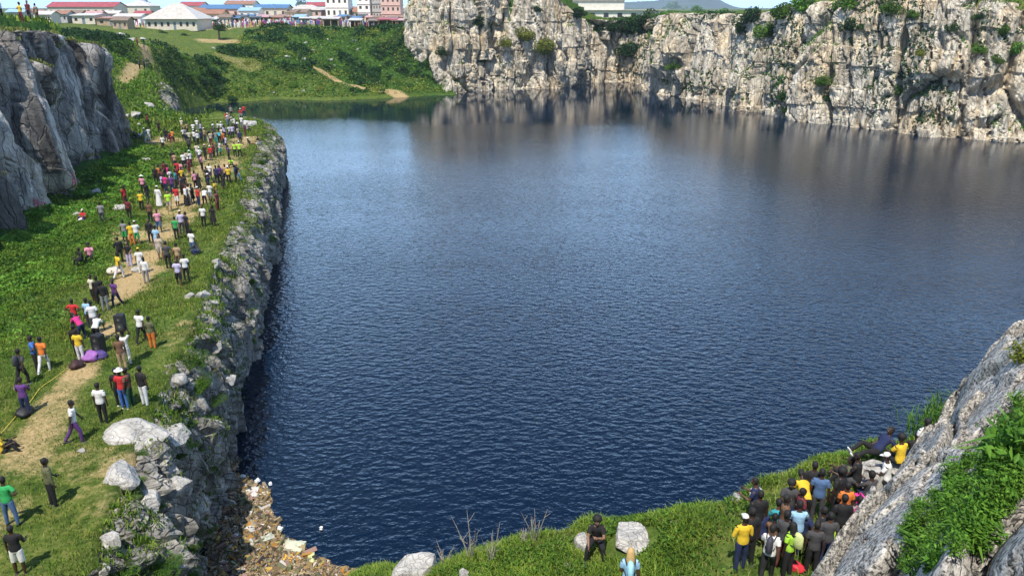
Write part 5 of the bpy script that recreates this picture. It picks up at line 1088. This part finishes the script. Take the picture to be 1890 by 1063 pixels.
LOWER = {'skirt':'skirt','robe':'robe','shorts':'shorts'}
PEOPLE = []
def person(px, py, shirt, trous, pose='stand', rz=None, hair='hair', where='', zone='far', label=None, hatc='white', skin=None, s=None, hairm=None, which=None, dz=0.0, shoes=None):
    h = hit(px, py, which)
    if h is None: return None
    p = h[0]; P = BOD[pose]; rz = rp_.uniform(0, 6.28) if rz is None else math.radians(rz)
    t = empty('person', (p.x, p.y, p.z+dz-.01), rz, s or rp_.uniform(.94, 1.05))
    sk = SKIN[rp_.randrange(4) if skin is None else skin]
    part('body', P['body'], t, sk); part('eyes', P['eye'], t); part('shirt', P['shirt'], t, fab(shirt)); part(LOWER.get(pose, 'trousers'), P['trousers'], t, fab(trous))
    sc = fab(shoes or rp_.choice(['white','black','black','dark grey','brown']))
    for sm in P['shoe']:
        if not sm.materials: sm.materials.append(M['hair'])
        part('shoe', sm, t, sc)
    part('hair', P['hair' if hair in ('cap','hat') else hair], t, hairm)
    if hair in ('cap','hat'): part(hair, P[hair], t, fab(hatc))
    PEOPLE.append(dict(o=t, px=px, py=py, shirt=shirt, tr=trous, pose=pose, hair=hair, hatc=hatc, zone=zone, label=label, where=where, lower=LOWER.get(pose,'trousers')))
    t['category'] = 'person'; t['group'] = {'far':'people crowding the far half of the plateau','mid':'people scattered along the path','near':'people on the near part of the plateau','shelf':'people gathered on the shelf','hill':'people on top of the tall cliff','base':'people by the hill foot'}[zone]
    return t
def crop(x0, y0, k): return lambda cx, cy: (x0+cx/k, y0+cy/k)
FACES = [20,-20,60,-70,150,180,200,-100,100,0]     # 0 looks away from the camera, 180 towards it
A = crop(200,190,5.06)
for i, (cx, cy, sh, tr, po, *ex) in enumerate([
 (212,292,'orange','dark grey','sitground'),(268,350,'black','navy','crouch'),(350,372,'light blue','white','stand'),(385,355,'white','white','female'),(375,222,'maroon','black','stand'),(480,288,'black','black','stand'),(545,368,'black','navy','stand'),(572,362,'maroon','black','sit'),(606,376,'orange','maroon','walk'),(515,438,'white','black','shorts'),(300,330,'white','navy','sitground'),
 (692,260,'cream','tan','stand','cap'),(708,355,'white','black','stand'),(742,300,'tan','dark grey','stand'),(764,388,'cream','dark grey','hips'),(808,380,'white','navy','stand'),(842,398,'white','black','standlong'),(876,380,'navy','black','stand'),(800,300,'white','black','stand'),(835,262,'white','grey','stand'),(730,360,'grey','navy','female'),
 (760,452,'dark grey','black','stand'),(985,292,'white','navy','stand'),(1032,298,'white','black','stand'),(1062,300,'white','dark grey','hips'),(1090,335,'lavender','navy','female'),(1098,160,'red','maroon','sit'),(1150,132,'grey','black','stand'),(1128,168,'pink','tan','sit'),(1240,128,'red','grey','sit'),(1272,132,'red','navy','stand'),
 (1208,282,'white','grey','stand'),(1180,210,'white','beige','sit'),(1135,330,'white','purple','shorts'),(1165,335,'lavender','black','stand'),(1200,300,'black','navy','stand'),(1250,240,'white','grey','stand'),(1282,318,'maroon','brown','stand'),(1300,270,'grey','black','sit'),(1240,388,'navy','black','stand'),(905,360,'tan','navy','stand'),(942,375,'black','white','stand'),
 (965,400,'beige','maroon','female'),(1012,385,'grey','teal','stand'),(1045,380,'teal','black','bend'),(1085,402,'orange','navy','stand'),(1330,388,'black','tan','recline'),(1415,392,'black','white','crouch'),(962,540,'red','dark grey','stand'),(990,515,'maroon','black','female'),(912,540,'black','black','stand'),(1050,492,'white','teal','shorts'),(1022,500,'dark grey','navy','stand'),
 (1130,542,'purple','black','stand'),(1188,505,'lime','black','stand'),(1232,508,'lime','black','hips'),(1155,600,'lime','black','crouch'),(1108,450,'lavender','navy','stand'),(630,612,'tan','dark grey','stand'),(612,600,'black','brown','stand'),(712,615,'white','black','stand'),(775,605,'white','maroon','stand'),(745,600,'beige','navy','stand'),(762,680,'maroon','maroon','shorts'),
 (862,560,'white','navy','stand'),(880,632,'pink','black','stand'),(835,520,'cream','grey','female'),(1130,752,'yellow','black','stand'),(1102,740,'tan','navy','standlong'),(1196,745,'navy','black','stand'),(1215,740,'black','light blue','walk'),(928,762,'black','black','stand'),(955,722,'white','navy','shorts'),(1020,760,'navy','black','stand'),(1050,745,'purple','black','female'),
 (1080,812,'black','black','skirt'),(452,762,'black','black','stand'),(482,755,'orange','brown','phone'),(512,792,'maroon','navy','stand'),(535,700,'maroon','black','stand'),(545,842,'magenta','navy','stand'),(590,790,'white','black','stand'),(512,830,'lavender','black','shorts'),(650,765,'maroon','black','stand'),(690,705,'pink','maroon','female'),(640,800,'teal','black','stand'),
 (700,775,'yellow','black','stand'),(480,972,'white','white','robe'),(575,1015,'lime','beige','shorts'),(650,968,'red','white','shorts'),(605,850,'purple','navy','stand'),(735,962,'white','black','robe'),(765,950,'cream','beige','female'),(792,935,'black','black','skirt'),(820,808,'pink','black','stand'),(856,825,'black','black','skirt'),(850,962,'red','navy','stand'),
 (905,958,'white','black','bend'),(945,840,'navy','black','stand'),(960,925,'white','grey','shorts'),(1010,905,'yellow','maroon','stand'),(1026,1005,'maroon','maroon','female'),(690,860,'dark grey','black','stand'),(720,845,'black','maroon','stand'),(332,850,'pink','black','stand','hat'),(318,1005,'yellow','black','phone'),(372,915,'black','dark grey','stand'),(165,965,'red','maroon','stand','long'),(203,1085,'maroon','black','stand'),
 (1160,250,'cream','olive','stand','cap'),(1120,215,'white','denim','hips'),(1218,345,'beige','purple','stand'),(1068,360,'cream','orange','female'),(990,340,'dark grey','black','phone'),(870,300,'lavender','navy','phone'),(655,700,'red','black','standlong'),(570,745,'magenta','purple','female')]):
    px, py = A(cx, cy); person(px, py, sh, tr, po, rp_.choice(FACES)+rp_.uniform(-15,15), ex[0] if ex else rp_.choice(['hair','hair','hair','afro','long'] if po in ('female','skirt') else ['hair','hair','hair','hair','cap']), zone='far')
Bc = crop(120,330,4.623)
for cx, cy, sh, tr, po, rz, hr, lab in [
 (160,352,'red','purple','sitground',180,'cap','person in a red top and pale cap sitting on the grass below the cliff'),
 (325,382,'grey','dark grey','stand',20,'hair','person in a grey shirt with black sleeves alone beside the pale boulder'),
 (735,372,'brown','black','stand',180,'hair',None),(808,460,'pink','denim','shorts',200,'hair',None),(740,550,'black','black','standlong',180,'hair','person in an open black coat over a white shirt on the path'),
 (958,520,'green','black','stand',0,'hair','person in a bright green top in the trio on the path'),(1005,472,'lavender','dark grey','standlong',10,'cap','person in a pale lavender shirt and cap in the trio'),(1050,482,'black','black','stand',-30,'hair','person all in black at the right of the trio'),
 (1190,412,'white','black','stand',180,'hair',None),(1272,412,'black','black','skirt',170,'long','woman in a black knee length dress at the grass edge'),(1098,650,'white','denim','stand',-20,'hair','person in a white shirt and blue jeans alone near the rim'),(1145,648,'dark grey','navy','crouch',90,'hair',None),
 (520,545,'grey','green','shorts',0,'hair',None),(580,565,'yellow','orange','stand',30,'hair',None),(622,560,'white','green','shorts',20,'cap',None),(795,612,'light blue','lavender','female',0,'hair',None),(822,692,'beige','beige','shorts',180,'hair',None),(888,765,'dark grey','black','stand',10,'hair','person in dark grey seen from behind, right of the path'),
 (480,715,'black','black','standlong',40,'hair',None),(560,748,'black','lavender','female',180,'long',None),(474,850,'yellow','white','walk',-30,'hair','person in a yellow top and white trousers walking up the path'),(655,808,'white','white','stand',10,'cap','person all in white with a yellow cap on the path'),
 (700,890,'white','grey','standlong',0,'hair','person in a white shirt and grey trousers just below the yellow cap'),(980,915,'lavender','black','shorts',180,'hair','person in a patterned pale shirt and black shorts near the white rocks'),(1042,870,'white','black','stand',20,'hair','person in a white shirt and black trousers behind the patterned shirt'),
 (975,760,'tan','brown','stand',0,'hair',None),(150,728,'black','black','sit',150,'hair','person in black sitting on the low stone left of the path'),(222,700,'pink','black','sit',200,'afro','woman in a pink top sitting on the low stone left of the path')]:
    px, py = Bc(cx, cy); person(px, py, sh, tr, po, rz, hr, zone='mid', label=lab, hatc='yellow' if 'yellow cap' in (lab or '') else 'cream')
C = crop(0,480,4.428)
for cx, cy, sh, tr, po, rz, hr, lab in [
 (775,345,'cream','black','shorts',150,'hair','person in a cream top and black shorts left of the person in black'),(825,372,'black','black','stand',30,'hair','person in black half hidden behind the grey jeans person'),(868,415,'black','grey','standlong',10,'hair','broad person in a black jacket and grey jeans on the path'),(958,378,'purple','navy','walk',170,'hair','person in a dark purple top walking towards the camera on the path'),
 (630,570,'red','black','hips',0,'hair','person in a red shirt with hands on hips near the loudspeaker'),(680,650,'magenta','navy','bend',60,'hair','person in a bright pink top bending over beside the loudspeaker'),(742,560,'light blue','dark grey','stand',-10,'hair','person in a light blue shirt behind the loudspeaker'),(786,600,'white','dark grey','stand',20,'hair','person in a white shirt close behind the loudspeaker'),
 (668,828,'yellow','white','stand',0,'hair','person in a bright yellow shirt and white trousers beside the loudspeaker'),(645,790,'black','black','stand',10,'hair','person in black hidden behind the bright yellow shirt'),(800,680,'white','black','bend',0,'hair','person in black and white leaning over the loudspeaker'),
 (1165,670,'white','black','walk',0,'hair','person in a white shirt with a dark strap near the orange trousers'),(1250,718,'olive','orange','female',0,'hair','woman in an olive top and bright orange trousers'),(1045,856,'white','white','carry',0,'hair','person in white carrying a black loudspeaker on the head'),(1010,900,'brown','tan','female',20,'hair','woman in a brown patterned dress behind the red shirt group'),
 (310,905,'blue','black','hips',120,'hair','person in a blue shirt left of the orange shirt on the grass'),(375,908,'orange','white','walk',0,'hair','person in an orange shirt and white shorts on the grass'),(200,1025,'dark grey','black','walk',-10,'hair','person in a dark jacket with legs apart at the left edge')]:
    px, py = C(cx, cy); person(px, py, sh, tr, po, rz, hr, zone='near', label=lab, skin=0)
Dc = crop(0,680,4.83)
for cx, cy, sh, tr, po, rz, hr, lab in [
 (245,420,'purple','navy','phone',10,'hair','person in dark purple standing over the black round bag'),(690,655,'white','purple','walk',-60,'hair','person in a white shirt and dark patterned shorts walking alone'),(930,485,'white','black','stand',0,'hair','person in a printed white shirt and black trousers standing alone'),
 (1120,355,'red','blue','stand',0,'hat','person in a red shirt and white hat seen from behind'),(1078,330,'black','black','stand',10,'hair','person in black left of the red shirt and white hat'),(1172,340,'brown','dark green','stand',90,'hair','person in a brown top right of the red shirt'),(1298,328,'black','white','stand',-20,'hair','person in a black shirt and white trousers near the granite outcrop'),
 (25,745,'yellow','black','sitground',-60,'hair','person in yellow sitting at the very left edge of the photo'),(485,1222,'olive','black','standlong',-40,'hair','person in an olive jacket standing alone on the lower grass')]:
    px, py = Dc(cx, cy); person(px, py, sh, tr, po, rz, hr, zone='near', label=lab, skin=0)
person(24,968,'green','denim','hips',0,zone='near',label='person in a bright green shirt and jeans on the path at lower left',skin=0)
person(40,1058,'black','white','shorts',10,zone='near',label='person in a black jacket and white shorts at the bottom left',skin=0)
# top of the tall cliff
for px, py, sh, tr, po, lab in [(16,36,'navy','black','stand','person in navy at the left end of the row on the tall cliff'),(31,36,'white','black','stand','person in white and black on top of the tall cliff'),(55,34,'yellow','maroon','hips','person in yellow and maroon on top of the tall cliff'),(66,34,'maroon','black','stand','person in maroon right of the yellow one on the tall cliff'),(77,37,'tan','brown','stand','person in tan on top of the tall cliff'),(111,38,'red','black','stand','person in red at the right end of the row on the tall cliff')]:
    yy_ = {16:68,31:70,55:74,66:76,77:78,111:87}[px]; q = Vector((float(np.interp(yy_, PL[:,1], PL[:,0]-PL[:,3]))-2.0, yy_, 0)); q.z = float(height(np.array([q.x]), np.array([q.y]))[0]); t = person(100, 300, sh, tr, po, rp_.uniform(0,360), zone='hill', label=lab)
    if t: t.location = q
Hc = crop(0,0,3.9375)
for cx, cy, sh, tr, po, lab in [(1018,505,'dark grey','black','stand','person in dark grey, left of the pair on the dirt path hill'),(1052,502,'navy','black','stand','person in navy, right of the pair on the dirt path hill'),(1002,335,'red','maroon','stand','person in red high on the hill path'),(1052,372,'grey','beige','stand','person in grey below the red one on the hill path')]:
    px, py = Hc(cx, cy); person(px, py, sh, tr, po, 90, zone='base', label=lab)
# the shelf
S_ = crop(1320,780,3.756)
SHF = [(168,1012,'yellow','navy','standlong',0,'cap','person in a yellow vest and white cap at the left of the shelf group'),(215,985,'black','black','stand',20,'hair','person in black beside the yellow vest'),(310,850,'navy','black','sit',-10,'hair','person in dark blue behind the yellow vest'),(270,850,'black','black','stand',0,'hair','person in black between the yellow vest and the dark blue shirt'),(420,800,'teal','black','sit',-20,'hair','person in a teal shirt with a white collar'),
 (482,745,'dark grey','navy','phone',160,'afro','person with big black hair holding up a phone above the teal shirt'),(600,700,'yellow','black','bend',20,'hair','person in a deep yellow shirt at the rear of the shelf group'),(592,830,'navy','black','sit',180,'hair','person in navy facing the camera in the shelf group'),(690,690,'denim','dark grey','stand',10,'hair','person in a slate blue shirt at the rear right of the shelf group'),(640,640,'black','black','stand',0,'hair','person in black behind the slate blue shirt'),
 (385,880,'brown','black','sit',0,'hair','person in a brown sleeveless top in the shelf group'),(540,930,'light blue','navy','phone',0,'hair','person in a light blue shirt in the middle of the shelf group'),(350,1090,'white','black','walk',-10,'hair','person in a white shirt with a backpack at the bottom of the group'),(490,1060,'lime','black','stand',10,'long','woman with long hair and a pale lime backpack'),(450,1000,'dark grey','maroon','female',0,'hair','person in dark grey and maroon behind the lime backpack'),
 (655,1045,'dark grey','black','stand',0,'hair','person in a dark grey shirt standing right of the lime backpack'),(700,960,'black','black','stand',20,'hair','person in black right behind the grey shirt'),(785,920,'lime','black','sit',0,'hair','person in a bright lime top near the right of the group'),(840,880,'black','dark grey','stand',20,'hair','person in black between the lime top and the yellow pattern'),(868,760,'orange','black','female',-30,'hair','person in an orange yellow patterned top in the shelf group'),
 (820,690,'black','black','stand',10,'afro','person with bushy hair above the lime top'),(935,620,'dark grey','teal','crouch',60,'hair','person in dark grey crouching below the grey boulder'),(940,760,'grey','green','sit',40,'hair','person in grey green sitting near the pink balloon bag'),(985,770,'magenta','black','sit',30,'hair','person in magenta sitting beside the granite slope'),(1050,770,'maroon','dark grey','sit',0,'hair','person in maroon sitting tight against the granite slope'),
 (1100,745,'white','black','sit',-20,'cap','person in white with a white cap beside the granite slope'),(900,1090,'maroon','navy','standlong',0,'hair','person in a maroon plaid shirt at the foot of the granite slope'),(560,800,'maroon','black','stand',-60,'hair','person in maroon in the middle of the shelf group'),(450,860,'brown','black','stand',-90,'hair','person in brown left of the light blue shirt'),(640,800,'olive','dark green','crouch',30,'hair','person in olive crouching in the middle of the shelf group'),
 (250,740,'navy','black','phone',40,'hair','person in navy holding a phone at the left rear of the group'),(745,1000,'dark grey','navy','stand',-10,'hair','person in dark grey below the lime top')]
for cx, cy, sh, tr, po, rz, hr, lab in SHF:
    px, py = S_(cx, cy); person(px, py, sh, tr, po, rz+rp_.uniform(-30,30), hr, zone='shelf', label=lab, which=[SHELF], skin=rp_.choice([0,0,3,1]), s=rp_.uniform(.80,.90))
for px, py, sh, tr, po, rz, hr, lab, dz in [(1578,905,'black','dark grey','sit',50,'hair','person in black sitting left of the grey boulder',0),(1600,918,'dark grey','navy','sitground',20,'hair','person in dark grey sitting on the ground below the grey boulder',0),(1562,892,'olive','black','sitground',70,'hair','person in olive sitting at the grassy edge left of the boulder',0),(1612,868,'navy','black','recline',100,'hair','person in navy reclining on the grey boulder with white shoes',.55),(1655,880,'yellow','black','sit',20,'afro','person in deep yellow sitting on the grey slab',.15),(1632,905,'white','black','sit',60,'cap','person in black and white with a white cap below the grey slab',.0),
   (1694,868,'white','black','stand',10,'hair','person in a white shirt with black straps standing at the granite outline',0),(1722,858,'dark grey','black','stand',0,'hair','person in dark clothes rightmost behind the granite outline',0),(1680,872,'black','navy','sit',-30,'hair','person in black sitting between the yellow and white shirts',.1)]:
    person(px, py, sh, tr, po, rz, hr, zone='shelf', label=lab, which=[SHELF], dz=dz, skin=0, shoes='white' if 'shoes' in lab else None, s=.9)
person(1100,1022,'black','black','sitchin',172,'afro',zone='shelf',label='woman in black with curly hair sitting on a pale rock, chin on hand',which=[SHELF],skin=2,dz=.12)
person(1158,1120,'light blue','black','female',-5,'long',zone='shelf',label='woman with long blond braids and a light blue bag, back to the camera',which=[SHELF],skin=1,hairm=M['blond'])
# things people carry or have put down
def put(name, me, p, label, cat, rz=0, group=None): o = add(name, me, None, p); o.rotation_euler.z = rz; return tag(o, label, cat, group)
M['bagblack'] = simple('black_bag', (.015,.015,.018), .6, .2); M['spk'] = simple('black_speaker_case', (.02,.02,.023), .5, .15); M['grille'] = simple('speaker_grille', (.05,.05,.055), .4, .2, 60); M['silver'] = simple('silver_trim', (.5,.5,.5), .3, .1, metal=.8)
def speaker(p, rz, h, label, tilt=0):
    t = empty('loudspeaker', p, rz); tag(t, label, 'loudspeaker', 'black party loudspeakers'); w_, d_ = h*.52, h*.48
    vs = []
    for z, f in ((0,.9),(.06,1),(.94,1),(1,.9)):
        for a, b in ((-1,-.8),(1,-.8),(.82,1),(-.82,1)): vs.append((a*w_/2*f, -b*d_/2*f, z*h))
    add('case', MB().poly(vs, [(0,1,2,3)[::-1],(12,13,14,15)]+[(i*4+k, i*4+(k+1)%4, i*4+4+(k+1)%4, i*4+4+k) for i in range(3) for k in range(4)]).mesh('case', M['spk']), t)
    for z, r in ((.33,.21),(.74,.12)):
        c = add('cone', MB().tube([(0,d_*.40,z*h),(0,d_*.42,z*h)], r*h, 20).mesh('cone', M['grille']), t); add('ring', MB().tube([(0,d_*.415,z*h),(0,d_*.43,z*h)], r*h*.35, 14).mesh('ring', M['silver']), c)
    add('handle', MB().tube([(-w_*.25,0,h-.01),(-w_*.2,0,h+.05),(w_*.2,0,h+.05),(w_*.25,0,h-.01)], .015, 6).mesh('handle', M['bagblack']), t); return t
for q in PEOPLE:
    o = q['o']
    if q['pose'] == 'carry': hd = BOD['carry']['head']; speaker(o.location+Vector((0, .03, hd.z*o.scale.z+.10)), math.pi, .78, 'black loudspeaker carried on the head of the person in white')
h = hit(185,652,[0]); speaker(h[0], math.pi*.9, .95, 'big black loudspeaker standing on the path among the people', 0)
def lump(name, px, py, L, col, label, cat='bag', z=0, flat=.55, which=None, group='bags and bundles on the ground', obj_=None):
    h = hit(px, py, which); bm = bmesh.new(); bmesh.ops.create_icosphere(bm, subdivisions=3, radius=1); me = bpy.data.meshes.new(name); bm.to_mesh(me); bm.free()
    V = np.array([v.co[:] for v in me.vertices]); V *= (1+fbm(V*1.5+px, 3, int(px))*.35)[:,None]; V[:,2] = np.maximum(V[:,2], -.7); V *= [L/2, L*.36, L*flat/2]; V[:,2] += L*flat*.35
    me.vertices.foreach_set('co', V.astype(np.float32).ravel()); me.materials.append(col); me.polygons.foreach_set('use_smooth', [True]*len(me.polygons))
    o = put(name, me, h[0]+Vector((0,0,z)), label, cat, rs.uniform(0,3), group); 
    a = add('strap', MB().tube([(-L*.2,0,L*flat*.62),(-L*.08,.02,L*flat*.92),(L*.08,.02,L*flat*.92),(L*.2,0,L*flat*.62)], .014, 5).mesh('strap', M['bagblack']), o); return o
lump('bag', 47, 766, .85, M['bagblack'], 'large black rounded bag at the left side of the path')
lump('bag', 143, 678, .75, simple('dark_maroon_bag', (.05,.02,.02), .7), 'dark maroon bag on the grass edge below the yellow shirt')
lump('bundle', 168, 664, .95, simple('violet_cloth', (.30,.12,.38), .8), 'violet cloth bundle in front of the big loudspeaker', 'bundle')
lump('bundle', 186, 660, .8, simple('dark_violet_cloth', (.08,.05,.20), .8), 'dark violet bundle right of the violet cloth', 'bundle')
lump('bag', 212, 505, .9, simple('pale_sack', (.62,.52,.44), .8), 'flat pale sack on the bare stone beside the path')
lump('bag', 150, 408, .5, simple('white_drum_bag', (.7,.7,.7), .6), 'white round drum bag beside the seated person in red')
lump('bag', 1581, 950, .45, simple('pink_bag', (.80,.04,.32), .5), 'bright pink bag beside the granite slope', which=[SHELF], z=.25, flat=.9)
lump('bag', 1468, 1050, .4, simple('red_bag', (.60,.03,.05), .5), 'red bag on the ground at the bottom of the shelf group', which=[SHELF])
def backpack(q, col, cname):
    o = q['o']; B_ = BOD[q['pose']]; m = MB(); c = B_['ch']-Vector((0,.19,0)); m.tube([c-Vector((0,0,.22)), c-Vector((0,0,.18)), c+Vector((0,0,.14)), c+Vector((0,0,.22))], [(.10,.05),(.15,.085),(.14,.08),(.07,.04)], 12)
    t = add('backpack', m.mesh('backpack', simple(cname+'_backpack', col, .7), True), None, o.location); t.rotation_euler = o.rotation_euler; t.scale = o.scale
    for s in (-1, 1): add('strap', MB().tube([c+Vector((s*.09,.03,.15)), c+Vector((s*.11,.12,.17)), c+Vector((s*.115,.27,.12)), c+Vector((s*.12,.32,0)), c+Vector((s*.13,.22,-.14)), c+Vector((s*.1,.05,-.17))], .014, 5).mesh('strap', M['bagblack']), t)
    tag(t, cname+' backpack worn by the '+q['label'].replace('person ', 'person ')[:60] if 0 else '%s backpack on the back of the %s' % (cname, 'person with the '+q['shirt']+' top'), 'backpack', 'backpacks being worn'); return t
for q in PEOPLE:
    l = q['label'] or ''
    if 'with a backpack' in l: o = backpack(q, (.05,.05,.07), 'dark'); o['label'] = 'dark backpack worn over a white shirt at the bottom of the shelf group'
    elif 'lime backpack' in l and 'long hair' in l: o = backpack(q, (.55,.62,.25), 'lime'); o['label'] = 'pale lime backpack on the long haired woman in the shelf group'
    elif 'light blue bag' in l: o = backpack(q, (.35,.66,.80), 'blue'); o['label'] = 'light blue bag on the back of the woman with blond braids'
    elif 'dark jacket with legs' in l: o = backpack(q, (.05,.05,.06), 'black'); o['label'] = 'black backpack on the person with legs apart at the left edge'
    elif 'in yellow' == q['shirt']: pass
# labels for the people who have none of their own: outfit, then what tells the look-alikes apart
LB = {}
for q in PEOPLE:
    if q['label']: q['o']['label'] = q['label']; continue
    zone = '%s crowd' % ('upper left' if q['px'] < 330 and q['py'] < 270 else 'far right' if q['py'] < 300 and q['px'] > 410 else 'far middle' if q['py'] < 300 else 'nearer') if q['zone'] == 'far' else 'middle path'
    act = {'sit':'sitting','sitground':'sitting','crouch':'crouching','bend':'bending','recline':'lying back','walk':'walking','phone':'raised hands','point':'pointing','hips':'hands on hips'}.get(q['pose'], '')
    hw = ', %s' % q['hair'] if q['hair'] in ('cap','hat') else ''
    dress = {'robe':'robe','skirt':'skirt','shorts':'shorts'}.get(q['pose'], 'trousers')
    d = 'person in %s%s' % ('all '+q['shirt'] if q['shirt'] == q['tr'] and dress == 'trousers' else q['shirt']+', '+q['tr']+' '+dress, hw)
    LB.setdefault((d+(', '+act if act else ''), zone), []).append(q)
ORD = ['leftmost','second from left','third from left','fourth from left','fifth from left','sixth from left']
for (d, zone), qs in LB.items():
    qs.sort(key=lambda q: q['px'])
    for i, q in enumerate(qs):
        q['o']['label'] = d+', '+zone if len(qs) == 1 else '%s, %s, %s' % (d, zone, ORD[i] if i < len(qs)-1 or i < 2 and len(qs) > 2 else 'rightmost')
print('PEOPLE', len(PEOPLE))
